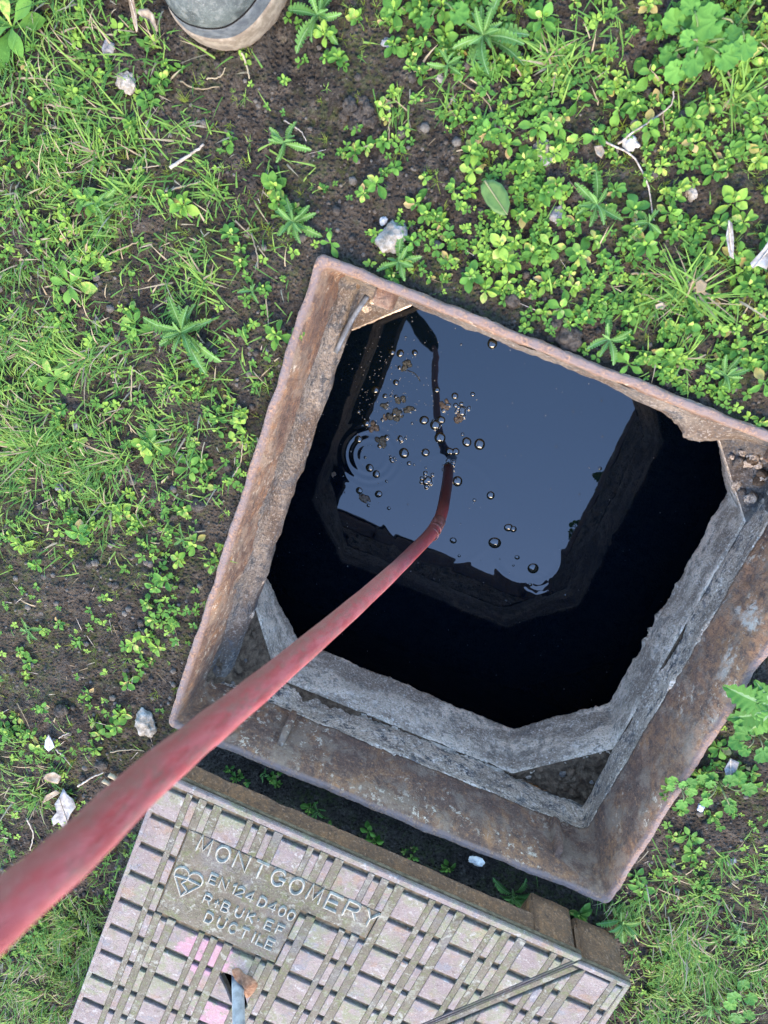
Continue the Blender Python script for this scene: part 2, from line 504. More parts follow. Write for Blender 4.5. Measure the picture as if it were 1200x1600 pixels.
M['grass_light'] = m_leaf('grass_light', (0.108, 0.218, 0.037), (0.190, 0.288, 0.061), rough=0.5, trans=0.3)
M['moss'] = m_leaf('moss_spike', (0.055, 0.110, 0.014), (0.165, 0.195, 0.028), rough=0.6, trans=0.3)
M['straw'] = m_leaf('dry_straw', (0.17, 0.125, 0.070), (0.30, 0.24, 0.15), rough=0.7, trans=0.1)
M['twig'] = m_plain('grey_twig', (0.20, 0.16, 0.12), (0.40, 0.34, 0.27), 200, 0.85, 0.2)
M['dead_leaf'] = m_plain('dead_leaf', (0.16, 0.115, 0.072), (0.29, 0.235, 0.165), 110, 0.8, 0.25)
M['grey_leaf'] = m_plain('weathered_leaf', (0.13, 0.12, 0.11), (0.29, 0.275, 0.25), 90, 0.8, 0.25)
M['bluish_leaf'] = m_plain('bluish_leaf', (0.20, 0.225, 0.26), (0.30, 0.33, 0.36), 120, 0.6, 0.4)
M['evergreen_leaf'] = m_plain('evergreen_leaf', (0.036, 0.080, 0.016), (0.062, 0.120, 0.026), 60, 0.5, 0.2, 0.15)
M['white_stone'] = m_plain('white_stone', (0.13, 0.112, 0.085), (0.33, 0.295, 0.245), 70, 0.9, 0.2, 0.8, 0.003)
M['grey_stone'] = m_plain('grey_stone', (0.10, 0.095, 0.09), (0.21, 0.20, 0.19), 90, 0.85, 0.25, 0.7, 0.002)
M['clod'] = m_plain('soil_clod', (0.036, 0.029, 0.023), (0.105, 0.087, 0.069), 150, 0.95, 0.1, 1.0, 0.004)
M['crumb'] = m_plain('dry_crumb', (0.085, 0.072, 0.058), (0.17, 0.148, 0.12), 150, 0.95, 0.1, 1.0, 0.003)
M['splash'] = m_plain('lime_splash', (0.26, 0.25, 0.225), (0.40, 0.39, 0.365), 150, 0.85, 0.2, 0.6, 0.001)


def m_hose():
    t = NT('red_rubber')
    x, y, z = t.sep()
    an = t.n.new('ShaderNodeAttribute'); an.attribute_name = 'along'; al = an.outputs['Vector']
    st = t.scaled((2.2, 2.2, 0.5), al); st2 = t.scaled((2.0, 2.0, 0.8), al)
    n1 = t.noise(70, 5, 0.65, st); n2 = t.noise(190, 5, 0.7, st2); n3 = t.noise(700, 3, 0.7, st2)
    c = t.mix(t.ramp(n1, 0.38, 0.62), (0.42, 0.050, 0.048), (0.54, 0.110, 0.105))
    grime = t.mul(t.ramp(t.noise(48, 6, 0.72, st, 0.5), 0.44, 0.60), t.ramp(n2, 0.34, 0.60))
    aw = t.n.new('ShaderNodeAttribute'); aw.attribute_name = 'painted_shade_side'
    side = t.ramp(t.math('ADD', aw.outputs['Fac'], t.math('MULTIPLY', t.math('SUBTRACT', n1, 0.5), 1.6)), -0.05, 0.65)  # shade painted in: side away from the light turned a grimier brown
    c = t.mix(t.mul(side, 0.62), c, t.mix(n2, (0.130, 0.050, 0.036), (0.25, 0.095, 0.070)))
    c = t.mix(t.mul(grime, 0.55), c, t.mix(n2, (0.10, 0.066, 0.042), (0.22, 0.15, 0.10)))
    c = t.mix(t.ramp(n2, 0.58, 0.70, 0, 0.4), c, (0.42, 0.22, 0.18))
    c = t.mix(t.ramp(n3, 0.60, 0.72, 0, 0.5), c, (0.48, 0.38, 0.32))
    c = t.mix(t.ramp(n3, 0.40, 0.28, 0, 0.7), c, (0.09, 0.045, 0.035))
    wet = t.ramp(z, -0.30, -0.36)
    c = t.mix(wet, c, t.mix(n2, (0.10, 0.030, 0.024), (0.19, 0.055, 0.042)))
    t.bump(t.math('ADD', n2, n3), 0.6, 0.0015)
    return t.set(c, t.ramp(z, -0.36, -0.30, 0.3, 0.62), 0.4, 0.0, 0.56)


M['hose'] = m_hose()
M['collar'] = m_plain('grimy_collar', (0.13, 0.060, 0.045), (0.30, 0.12, 0.10), 130, 0.75, 0.3)


def m_boot():
    t = NT('scuffed_leather')
    n1 = t.noise(30, 5, 0.65); n2 = t.noise(130, 5, 0.7); n3 = t.noise(600, 3, 0.7)
    c = t.mix(t.ramp(n1, 0.38, 0.66), (0.026, 0.029, 0.026), (0.055, 0.062, 0.054))
    c = t.mix(t.ramp(n2, 0.48, 0.64, 0, 0.8), c, (0.105, 0.106, 0.092))
    c = t.mix(t.ramp(n3, 0.56, 0.68, 0, 0.5), c, (0.19, 0.175, 0.15))
    c = t.mix(t.ramp(n2, 0.42, 0.28, 0, 0.8), c, (0.03, 0.027, 0.023))
    c = t.mix(t.ramp(t.noise(18, 3, 0.5), 0.58, 0.70, 0, 0.6), c, (0.21, 0.165, 0.12))
    t.bump(t.math('ADD', n2, n3), 0.5, 0.0015)
    return t.set(c, 0.6, 0.35)


M['boot'] = m_boot()
M['foxing'] = m_plain('dark_rubber', (0.040, 0.043, 0.046), (0.085, 0.088, 0.086), 110, 0.7, 0.3, 0.4)
M['sole'] = m_plain('tan_sole', (0.115, 0.082, 0.054), (0.205, 0.158, 0.112), 100, 0.8, 0.25, 0.5)
M['dark'] = m_plain('painted_dark', (0.003, 0.0025, 0.002), (0.008, 0.006, 0.005), 100, 0.9, 0.1)

# ------------------------------------------------------------------ ground
BARE = [((170, 960), 215, 150, -18), ((150, 1100), 190, 120, 0), ((395, 165), 110, 70, 15), ((640, 250), 90, 70, 0), ((560, 330), 70, 60, 0),
        ((100, 1290), 160, 80, -20), ((1115, 1330), 75, 70, 20), ((950, 355), 60, 40, 0), ((720, 180), 60, 40, 0), ((880, 500), 120, 40, 22), ((500, 110), 50, 60, 0),
        ((170, 455), 50, 35, 0), ((400, 560), 40, 80, 10), ((90, 1360), 90, 60, 0)]
GRASSY = [((60, 180), 190, 260, 0, 1.0), ((60, 480), 150, 260, 0, 0.9), ((70, 720), 150, 110, 20, 1.0), ((270, 470), 140, 170, 0, 0.42), ((250, 700), 130, 110, 0, 0.45),
          ((70, 1500), 150, 130, 0, 1.0), ((1090, 1500), 150, 130, 0, 1.0), ((1010, 1420), 70, 60, 0, 0.6), ((330, 330), 110, 150, 0, 0.38), ((40, 1200), 90, 70, 0, 0.4),
          ((1050, 460), 110, 110, 0, 0.45), ((860, 100), 140, 110, 0, 0.38), ((1150, 120), 80, 90, 0, 0.3), ((690, 150), 90, 80, 0, 0.25), ((1150, 1380), 90, 60, 0, 0.5), ((640, 40), 90, 60, 0, 0.2)]


def blob(u, v, c, rx, ry, deg=0):
    a = math.radians(deg); dx, dy = u - c[0], v - c[1]
    x = dx * math.cos(a) + dy * math.sin(a); y = -dx * math.sin(a) + dy * math.cos(a)
    return np.exp(-((x / rx) ** 2 + (y / ry) ** 2))


def bare(u, v):
    r = np.zeros(np.shape(u))
    for c, rx, ry, dg in BARE: r = np.maximum(r, blob(u, v, c, rx, ry, dg))
    return r


def grassy(u, v):
    r = np.zeros(np.shape(u))
    for c, rx, ry, dg, k in GRASSY: r = np.maximum(r, k * blob(u, v, c, rx, ry, dg))
    far = np.maximum(smooth(-60, -400, u), smooth(1700, 2100, v))          # the lawn goes on out there
    return np.maximum(r, 0.6 * np.maximum(far, smooth(1300, 1800, u) * smooth(900, 1400, v)))


def ground_height(x, y):
    a, b = L(x, y)
    near = np.exp(-np.maximum(np.abs(a - .334), np.abs(b - .334)).clip(.334) * 0)   # 1 everywhere
    h = -0.016 + 0.009 * noise(x, y, 0, 5, 1, 2) + 0.005 * noise(x, y, 0, 18, 2, 2)
    h = h + 0.0048 * noise(x, y, 0, 50, 3, 2) + 0.0036 * np.abs(noise(x, y, 0, 110, 4, 2)) + 0.0022 * noise(x, y, 0, 230, 6, 1)
    d = np.maximum(np.maximum(-a, a - SIDE), np.maximum(-b, b - SIDE))     # distance outside the frame
    k = smooth(0.06, 0.0, d)
    h = h * (1 - 0.45 * k) + k * (-0.006)
    # the trench the cover came out of, between frame and cover
    tr = smooth(SIDE - 0.01, SIDE + 0.012, b) * smooth(0.80, 0.74, b) * smooth(-0.02, 0.05, a) * smooth(0.72, 0.60, a)
    h = h - 0.018 * tr
    cv = smooth(0.70, 0.745, b) * smooth(-0.02, 0.03, a) * smooth(0.77, 0.70, a)
    h = h * (1 - 0.9 * cv) - 0.010 * cv
    return h


def ground_xyz(u, v):
    p = at(u, v, -0.01)
    for _ in range(3): p = at(u, v, float(ground_height(np.array(p[0]), np.array(p[1]))))
    return p


def axis(lo, hi, step):
    core = np.arange(round(lo / step), round(hi / step) + 1) * step
    g = [step]
    while sum(g) < 60: g.append(g[-1] * 1.28)
    ext = np.cumsum(g[1:])
    return np.concatenate([core[0] - ext[::-1], core, core[-1] + ext])


ga, gb = axis(-0.72, 0.96, 0.0033333333), axis(-0.70, 1.06, 0.0033333333)
A_, B_ = np.meshgrid(ga, gb, indexing='xy')
gp = W(A_.ravel(), B_.ravel())
gz = ground_height(gp[:, 0], gp[:, 1])
far_ = np.maximum(np.abs(A_.ravel() - .2), np.abs(B_.ravel() - .2))
gz = gz * smooth(6.0, 2.0, far_) + 0.05 * noise(gp[:, 0], gp[:, 1], 0, 0.3, 9, 2) * smooth(2, 8, far_)
gp[:, 2] = gz
gf = grid_faces(len(ga), len(gb))
fc_a = A_.ravel()[gf].mean(1); fc_b = B_.ravel()[gf].mean(1)
keep = ~((fc_a > 0.005) & (fc_a < SIDE - 0.006) & (fc_b > 0.005) & (fc_b < SIDE - 0.006))
gf = gf[keep][:, ::-1]
kind(add('ground', mesh_of('ground', gp, gf, [M['soil']])), 'structure')

# ------------------------------------------------------------------ frame, mortar, slab, water (lofted round the centre of the hole)
NT_ = 1080
TH = np.linspace(0, 2 * math.pi, NT_, endpoint=False)
for ca, cb in ((0, 0), (SIDE, 0), (SIDE, SIDE), (0, SIDE)):
    th = math.atan2(cb - .334, ca - .334) % (2 * math.pi); TH[np.argmin(np.abs(TH - th))] = th
DIR = np.stack([np.cos(TH), np.sin(TH)], -1)
C0 = np.array([.334, .334])
SN = np.array([(-1, 0), (0, -1), (1, 0), (0, 1)], float)                   # left, top, right, bottom


def polar(insets, chamfers=(), corner=0.0):
    """radius of a square with four insets and cut corners, and how much each side is the active one"""
    rr = []
    for nrm, ins in zip(SN, insets):
        dd = (.334 - ins); k = DIR @ nrm
        rr.append(np.where(k > 1e-6, dd / np.maximum(k, 1e-6), 9.0))
    rr = np.array(rr); w = np.exp(-(rr - rr.min(0)) * 60); w /= w.sum(0)
    r = rr.min(0)
    for p, q in chamfers:
        p, q = np.array(p) - C0, np.array(q) - C0
        e = q - p; n = np.array([e[1], -e[0]]); n /= np.linalg.norm(n)
        if n @ p < 0: n = -n
        k = DIR @ n; r = np.minimum(r, np.where(k > 1e-6, (n @ p) / np.maximum(k, 1e-6), 9.0))
    if corner:
        for sx in (-1, 1):
            for sy in (-1, 1):
                n = np.array([sx, sy]) / math.sqrt(2); x = .334 - insets[0 if sx < 0 else 2]; y = .334 - insets[1 if sy < 0 else 3]
                dd = (x + y) / math.sqrt(2) - corner; k = DIR @ n
                r = np.minimum(r, np.where(k > 1e-6, dd / np.maximum(k, 1e-6), 9.0))
    return r, w


def loft(rings):
    V = []
    for r, z in rings:
        p = C0 + DIR * r[:, None]
        q = W(p[:, 0], p[:, 1]); q[:, 2] = z; V.append(q)
    return np.vstack(V), grid_faces(NT_, len(rings), True)


def lerp_rings(keys, per):
    out = []
    for (r0, z0), (r1, z1) in zip(keys[:-1], keys[1:]):
        for i in range(per):
            f = i / per; out.append((r0 * (1 - f) + r1 * f, z0 * (1 - f) + z1 * f))
    out.append(keys[-1]); return out


def rough(rings, amp, scale, seed, fade=None):
    out = []
    for i, (r, z) in enumerate(rings):
        p = C0 + DIR * r[:, None]
        zz = np.broadcast_to(z, r.shape)
        out.append((r + (amp if fade is None else amp * fade(i, r, zz)) * noise(p[:, 0], p[:, 1], zz, scale, seed, 4), zz))
    return out


one = np.ones(NT_)


def key(ins, zs, chamfers=(), corner=0.0):
    r, w = polar(ins, chamfers, corner)
    return r, (np.array(zs) @ w if hasattr(zs, '__len__') else one * zs)


frame = thing('manhole_surround', 'square rusty cast iron manhole frame set in the soil round the open pit', 'manhole frame', tuple(W(0.334, 0.334, -0.11)))
FOFF = W(0.334, 0.334, -0.11)


def part(name, V, F, mt, parent, off=None, sm=True):
    V = np.asarray(V, float).reshape(-1, 3) - (off if off is not None else 0)
    return add(name, mesh_of(name, V, F, [mt] if not isinstance(mt, (list, tuple)) else mt, sm), parent)


fk = [key((-.004,) * 4, -.115), key((0,) * 4, -.10), key((0,) * 4, -.006, corner=.004), key((.0016,) * 4, -.0006, corner=.004), key((.0082,) * 4, 0.0, corner=.004),
      key((.0105,) * 4, -.004, corner=.004), key((.014, .0125, .016, .0145), -.02, corner=.004), key((.018, .013, .027, .0195), -.114, corner=.006), key((.002,) * 4, -.118)]
fr = lerp_rings(fk[:3], 3)[:-1] + lerp_rings(fk[2:7], 3)[:-1] + lerp_rings(fk[6:8], 22)[:-1] + lerp_rings(fk[7:], 2)
fr = rough(fr, 0.0026, 26, 11); fr = rough(fr, 0.0016, 130, 13)
fr = [(r, z + 0.0022 * noise((C0 + DIR * r[:, None])[:, 0], (C0 + DIR * r[:, None])[:, 1], 0, 30, 12, 3)) for r, z in fr]
V, F = loft(fr)
part('frame_casting', V, F, M['rust'], frame, FOFF)


def lug(a, b, da, db, z0, z1, seed):
    v, f = lump(1.0, 3, seed, 0.0)
    p = np.sign(v) * np.abs(v) ** 0.30                                  # a rounded block
    p = p * np.array([da, db, (z1 - z0) / 2])
    p[:, :2] *= (1 + 0.10 * noise(v[:, 0], v[:, 1], v[:, 2], 2.5, seed, 2))[:, None]
    q = W(a + p[:, 0], b + p[:, 1]); q[:, 2] = (z0 + z1) / 2 + p[:, 2]
    part('lug', q, f, M['rust'], frame, FOFF)


lug(0.586, SIDE - .020, .0055, .013, -.105, -.035, 3)
lug(0.158, SIDE - .020, .0055, .013, -.105, -.035, 4)
lug(0.083, .018, .012, .014, -.070, -.022, 5)
lug(0.585, .020, .012, .016, -.075, -.022, 6)
lug(0.645, .030, .012, .010, -.085, -.03, 8)

chamber = thing('manhole_chamber', 'concrete pit walls and cut-corner slab under the rusty frame above dark water', 'manhole pit', tuple(FOFF))
# mortar bed
mk = [key((.010, .011, .018, .012), (-.07, -.045, -.100, -.104)), key((.021, .016, .026, .018), (-.108, -.075, -.117, -.117)),
      key((.036, .021, .022, .012), (-.122, -.105, -.135, -.135)), key((.041, .023, .018, .008), (-.138, -.13, -.165, -.165)),
      key((.036, .022, .014, .004), (-.170, -.15, -.195, -.195)), key((.004, .004, .010, .002), (-.18, -.17, -.205, -.205))]
mr = lerp_rings(mk, 9)


def chunk(i, r, z):
    return 1.0


mr = rough(mr, 0.0085, 24, 21)
out_ = []
for r, z in mr:                                                          # the broken lump of mortar under the far edge of the rim
    p = C0 + DIR * r[:, None]
    g = np.exp(-((p[:, 0] - .515) / .035) ** 2) * smooth(.10, .02, p[:, 1]) * smooth(-.06, -.10, z) * smooth(-.18, -.13, z)
    g2 = np.exp(-((p[:, 0] - .45) / .06) ** 2) * smooth(.10, .02, p[:, 1]) * smooth(-.05, -.09, z) * 0.4
    out_.append((r - 0.022 * g * (1 + .5 * noise(p[:, 0], p[:, 1], z, 60, 5, 2)) - 0.02 * g2, z))
V, F = loft(out_)
mb = part('mortar_bed', V, F, [M['mortar'], M['mortar_brown']], chamber, FOFF)
la, lb = L(V[:, 0][F].mean(1), V[:, 1][F].mean(1)); zc_ = V[:, 2][F].mean(1)
edge_ = noise(la, lb, 0, 40, 77, 2) * .02
mb.data.polygons.foreach_set('material_index', (((la < .10) | (lb < .10)) & (la + edge_ < .052 + .6 * (lb < .10))).astype(np.int32)); mb.data.update()

CH_T = [((.654, .131), (.558, .032)), ((.649, .551), (.528, .66)), ((.101, .651), (.006, .511)), ((.040, .080), (.108, .017))]
CH_B = [((.663, .117), (.595, .037)), ((.656, .538), (.531, .655)), ((.109, .649), (-.01, .532)), ((.036, .076), (.104, .012))]
ot = key((.004, .002, .014, .008), -.2, CH_T)
# ledge of dirt and mortar in the cut corners
k4 = (mk[-1][0], mk[-1][1])
p4 = C0 + DIR * k4[0][:, None]


def corner_w(ca, cb, w=.085):
    return np.exp(-(((p4[:, 0] - ca) ** 2 + (p4[:, 1] - cb) ** 2) / w ** 2))


heap = .085 * corner_w(0, 0, .11) + .125 * corner_w(0, SIDE, .14) + .028 * corner_w(SIDE, 0, .12) + .006 * corner_w(SIDE, SIDE)
led = []
for i in range(15):
    f = i / 14
    r = k4[0] * (1 - f) + ot[0] * f
    z = (k4[1] + heap) * (1 - f) ** 1.0 + (-.199) * f
    p = C0 + DIR * r[:, None]
    q = (0 if i in (0, 14) else 1)
    z = z + q * (.012 * noise(p[:, 0], p[:, 1], 0, 45, 31, 3) + .009 * np.abs(noise(p[:, 0], p[:, 1], 0, 110, 32, 2)) )
    led.append((r, z))
V, F = loft(led)
ls = part('ledge_soil', V, F, [M['dirt'], M['mortar_brown']], chamber, FOFF)
la, lb = L(V[:, 0][F].mean(1), V[:, 1][F].mean(1))
ls.data.polygons.foreach_set('material_index', (((la < .2) & (lb < .2)) | ((la > .5) & (lb < .25))).astype(np.int32)); ls.data.update()
# slab with the cut-corner opening
sk = [(ot[0] + .02, one * -.204), (ot[0] + .002, one * -.2), (ot[0] - .001, one * -.205), key((.0, .0, .009, .012), -.26, [((a[0][0] * .5 + b[0][0] * .5, a[0][1] * .5 + b[0][1] * .5), (a[1][0] * .5 + b[1][0] * .5, a[1][1] * .5 + b[1][1] * .5)) for a, b in zip(CH_T, CH_B)]),
      key((-.004, -.004, .005, .0155), -.318, CH_B)]
sr = lerp_rings(sk, 7)
sr = rough(rough(sr, 0.0065, 17, 41), .0022, 110, 42)
r_, z_ = sr[-1]
nub = np.maximum(0, noise(TH * 22, TH * 0, 0, 1.0, 44, 4) - .22) * .020 * np.maximum(0, noise(TH * 5, TH * 0, 3.3, 1.0, 45, 2) + .25)
sr.append((r_ - nub, z_ - .004)); sr.append((r_ + .006, z_ - .008)); sr.append((r_ + .16, z_ - .012))
V, F = loft(sr)
part('pit_slab', V, F, M['concrete'], chamber, FOFF)
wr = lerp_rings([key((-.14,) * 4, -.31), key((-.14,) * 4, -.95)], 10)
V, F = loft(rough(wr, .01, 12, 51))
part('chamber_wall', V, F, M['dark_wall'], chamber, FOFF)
# pale fillet / iron bar lying along the near-hidden edge of the mortar
bar = spline([W(.052, .030, -.112), W(.042, .068, -.116), W(.036, .112, -.120)], 14)
V, F = tube(bar, .0036, 10)
part('iron_bar', V, F, m_plain('bluish_iron', (0.07, 0.075, 0.08), (0.15, 0.16, 0.17), 90, 0.8, 0.2), chamber, FOFF)

rb = random.Random(9)
for (ca_, cb_, n_, mts_) in ((.615, .055, 26, ('mortar', 'mortar_brown', 'dirt')), (.625, .625, 16, ('dirt', 'dirt', 'mortar_brown')), (.045, .625, 24, ('dirt', 'dirt', 'mortar_brown')), (.045, .035, 18, ('mortar_brown', 'dirt', 'mortar')), (.655, .16, 8, ('mortar',))):
    for _k in range(n_):
        a_, b_ = ca_ + rb.gauss(0, .020), cb_ + rb.gauss(0, .020)
        if not (.008 < a_ < .652 and .008 < b_ < .655): continue
        th0 = math.atan2(b_ - .334, a_ - .334) % (2 * math.pi); j_ = int(np.argmin(np.abs(TH - th0))); rr0 = math.hypot(a_ - .334, b_ - .334)
        rs = [q[0][j_] for q in led]; zs_ = [float(np.broadcast_to(q[1], (NT_,))[j_]) for q in led]
        if not (min(rs) + .004 < rr0 < max(rs)): continue
        zc = float(np.interp(-rr0, [-x for x in rs], zs_))
        r0 = rb.uniform(.0030, .0095) * rb.choice((.7, 1, 1))
        v_, f_ = lump(r0, 2, rb.randrange(99), .6, 2.0, (1, .85, .65))
        q_ = W(a_, b_, zc + r0 * .2)
        add('mortar_crumb', mesh_of('mortar_crumb', v_, f_, [M[rb.choice(mts_)]]), chamber, tuple(q_ - FOFF), (0, 0, rb.uniform(0, 6)))
# water, with the ripple rings in its surface
RIP = [((560, 716), .0115, .045, 1.0), ((830, 882), .030, .052, 0.0), ((700, 735), .008, .028, 0.35)]
wn_ = 460
wa = np.linspace(-.14, SIDE + .14, wn_); WA, WB = np.meshgrid(wa, wa, indexing='xy')
wp = W(WA.ravel(), WB.ravel(), ZW)
h = 5.0e-5 * noise(wp[:, 0], wp[:, 1], 0, 16, 61, 2) + 2.2e-5 * noise(wp[:, 0], wp[:, 1], 0, 45, 62, 2)
c1 = at(578, 712, ZW); d1 = np.hypot(wp[:, 0] - c1[0], wp[:, 1] - c1[1])
h += 1.9e-4 * np.cos(d1 / .0165 * 2 * math.pi) * np.exp(-((d1 - .044) / .021) ** 2)
c2 = at(826, 868, ZW); d2 = np.hypot(wp[:, 0] - c2[0], wp[:, 1] - c2[1])
a2 = np.arctan2(wp[:, 1] - c2[1], wp[:, 0] - c2[0])
m2 = np.exp(-((a2 + .35) / .55) ** 2) + .9 * np.exp(-((a2 + 2.55) / .35) ** 2) + .25 * np.exp(-((a2 + 1.5) / .5) ** 2)
r2 = d2 * (1 + .06 * np.sin(3 * a2))
h += m2 * (3.2e-4 * np.exp(-((r2 - .062) / .0060) ** 2) - 1.0e-4 * np.exp(-((r2 - .050) / .006) ** 2))
c5 = at(840, 905, ZW); d5 = np.hypot(wp[:, 0] - c5[0], wp[:, 1] - c5[1]) + .006 * noise(wp[:, 0], wp[:, 1], 0, 60, 64, 2)
h += 5e-5 * np.cos(d5 / .011 * 2 * math.pi) * np.exp(-(d5 / .030) ** 2)
c3 = at(690, 800, ZW); d3 = np.hypot(wp[:, 0] - c3[0], wp[:, 1] - c3[1])
h += .9e-4 * np.exp(-((d3 - .115) / .006) ** 2)
c4 = at(700, 735, ZW); d4 = np.hypot(wp[:, 0] - c4[0], wp[:, 1] - c4[1])
h += 4e-5 * np.cos(d4 / .012 * 2 * math.pi) * np.exp(-(d4 / .03) ** 2)
wp[:, 2] += h
kind(add('water', mesh_of('water', wp, grid_faces(wn_, wn_)[:, ::-1], [M['water']])), 'structure')

# ------------------------------------------------------------------ the lifted cover
cover = thing('manhole_cover', 'ribbed two-piece iron manhole cover lying on the soil beside its frame', 'manhole cover', (COVER_TL[0], COVER_TL[1], 0), COVER_ANG)
DEP = 0.66


def seam_s(t, off=0.0): return 0.5975 - 0.606 * t + off


def clip(poly, inside, cut):
    out = []
    for i in range(len(poly)):
        p, q = poly[i], poly[(i + 1) % len(poly)]
        ip, iq = inside(p), inside(q)
        if ip: out.append(p)
        if ip != iq: out.append(cut(p, q))
    return out


def clip_line(poly, n, d):                     # keep n.p <= d
    f = lambda p: n[0] * p[0] + n[1] * p[1] - d
    return clip(poly, lambda p: f(p) <= 0, lambda p, q: tuple(np.array(p) + (np.array(q) - np.array(p)) * (f(p) / (f(p) - f(q)))))


SEAM_N = np.array([1.0, 0.606]); SEAM_D = 0.5975
RIGHT_N = np.array([1.0, -0.045]); RIGHT_D = 0.6715


def piece1(poly, gap): return clip_line(poly, SEAM_N, SEAM_D - gap * 1.17)


def piece2(poly, gap, edge=0.0): return clip_line(clip_line(poly, -SEAM_N, -(SEAM_D + .004 + gap * 1.17)), RIGHT_N, RIGHT_D - edge)


def area(p):
    p = np.array(p); return abs(0.5 * np.sum(p[:, 0] * np.roll(p[:, 1], -1) - np.roll(p[:, 0], -1) * p[:, 1])) if len(p) > 2 else 0


def xy(poly): return [(p[0], -p[1]) for p in poly]


def cpart(name, VF, mt, sm=False):
    return add(name, mesh_of(name, VF[0], VF[1], [mt], sm), cover)


HOLE = [(.1802, .2894), (.1873, .2761), (.1971, .2764), (.215, .2859), (.2349, .3196), (.232, .3354), (.2091, .3250), (.1945, .3052)]
ZT = COVER_Z
FULL = [(0, 0), (.76, 0), (.76, DEP), (0, DEP)]
P1 = piece1(FULL, 0.0); P2 = piece2([(0, .009), (.76, .009), (.76, DEP), (0, DEP)], 0.0)


def boolean(me, cutter_me):
    o = bpy.data.objects.new('tmp', me); c = bpy.data.objects.new('tmpc', cutter_me)
    col.objects.link(o); col.objects.link(c)
    md = o.modifiers.new('b', 'BOOLEAN'); md.object = c; md.operation = 'DIFFERENCE'; md.solver = 'EXACT'
    dg = bpy.context.evaluated_depsgraph_get()
    r = bpy.data.meshes.new_from_object(o.evaluated_get(dg))
    bpy.data.objects.remove(o); bpy.data.objects.remove(c)
    return r


cutter = mesh_of('cut', *prism(xy(HOLE), 0.0, 0.2), smooth_shade=False)
floor1 = mesh_of('plate', *prism(xy(P1), ZT - .0125, ZT - .0050), [M['groove']], False)
floor1 = boolean(floor1, cutter); floor1.materials.clear(); floor1.materials.append(M['groove'])
add('plate', floor1, cover)
cpart('plate', prism(xy(P2), ZT - .0125, ZT - .0050), M['groove'])
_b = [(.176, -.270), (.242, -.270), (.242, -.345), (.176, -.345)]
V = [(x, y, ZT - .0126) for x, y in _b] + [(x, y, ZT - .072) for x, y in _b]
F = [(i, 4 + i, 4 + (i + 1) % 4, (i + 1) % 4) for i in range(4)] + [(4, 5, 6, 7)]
cpart('key_hole_shade_box', (V, F), M['dark'])  # near-black box: the shade inside the key hole is put into its colour


def border(poly, w, z1):
    """a raised rim strip along the outside of a piece"""
    P = np.array(poly); c = P.mean(0)
    e = np.roll(P, -1, 0) - P; e /= np.linalg.norm(e, axis=1)[:, None]
    n = np.stack([-e[:, 1], e[:, 0]], -1)
    if ((c - P[0]) @ n[0]) < 0: n = -n
    prv = np.roll(n, 1, 0); ww = np.asarray(w)
    # intersect neighbouring offset edges
    Q = []
    for i in range(len(P)):
        a, b = np.array([n[i - 1], n[i]]), np.array([n[i - 1] @ P[i - 1] + ww[i - 1], n[i] @ P[i] + ww[i]])
        Q.append(np.linalg.solve(a, b))
    Q = np.array(Q); k = len(P)
    z0 = ZT - .0078
    ins = lambda A, B, f: A + (B - A) * f
    O1, I1 = ins(P, Q, .14), ins(P, Q, .86)
    V = [(x, -y, z0) for x, y in P] + [(x, -y, z1 - .0015) for x, y in P] + [(x, -y, z1) for x, y in O1] + [(x, -y, z1) for x, y in I1] + [(x, -y, z1 - .0015) for x, y in Q] + [(x, -y, z0) for x, y in Q]
    F = [(r * k + i, r * k + (i + 1) % k, (r + 1) * k + (i + 1) % k, (r + 1) * k + i) for r in range(5) for i in range(k)]
    return V, F


# piece one: order (0,0) .5975 seam end ... ; widths per edge
cpart('rim_strip', border(P1, [.0105, .0008, .0105, .0070][:len(P1)] if len(P1) == 4 else [.009] * len(P1), ZT), M['iron'])
_w2 = []
for _i in range(len(P2)):
    _p, _q = np.array(P2[_i]), np.array(P2[(_i + 1) % len(P2)])
    _w2.append(.0006 if abs(SEAM_N @ _p - SEAM_D) < .012 and abs(SEAM_N @ _q - SEAM_D) < .012 else .008)
cpart('rim_strip', border(P2, _w2, ZT - .0006), M['iron'])
cpart('seam_strip', prism(xy([(seam_s(t_, o_), t_) for t_, o_ in ((.0185, .0065), (.0185, .0185), (DEP - .01, .0185), (DEP - .01, .0065))]), ZT - .0078, ZT - .0016, .0015), M['olive'])

PERIOD, ROW, S0, T0 = 0.0865, 0.0535, 0.0058, 0.0115
COLS = []
for k in range(8):
    s = S0 + PERIOD * k
    COLS += [(s, s + .0355, k, 0), (s + .0440, s + .0535, k, 1), (s + .0645, s + .0740, k, 2)]


def blank(k, j, r):
    if r == 1: return (k == 0 and j == 2) or (1 <= k <= 3)
    if r in (2, 3): return (k == 0 and j == 2) or k == 1 or (k == 2 and j < 2)
    return False


def near_hole(s0, s1, t0, t1): return s0 < .236 and s1 > .179 and t0 < .337 and t1 > .275


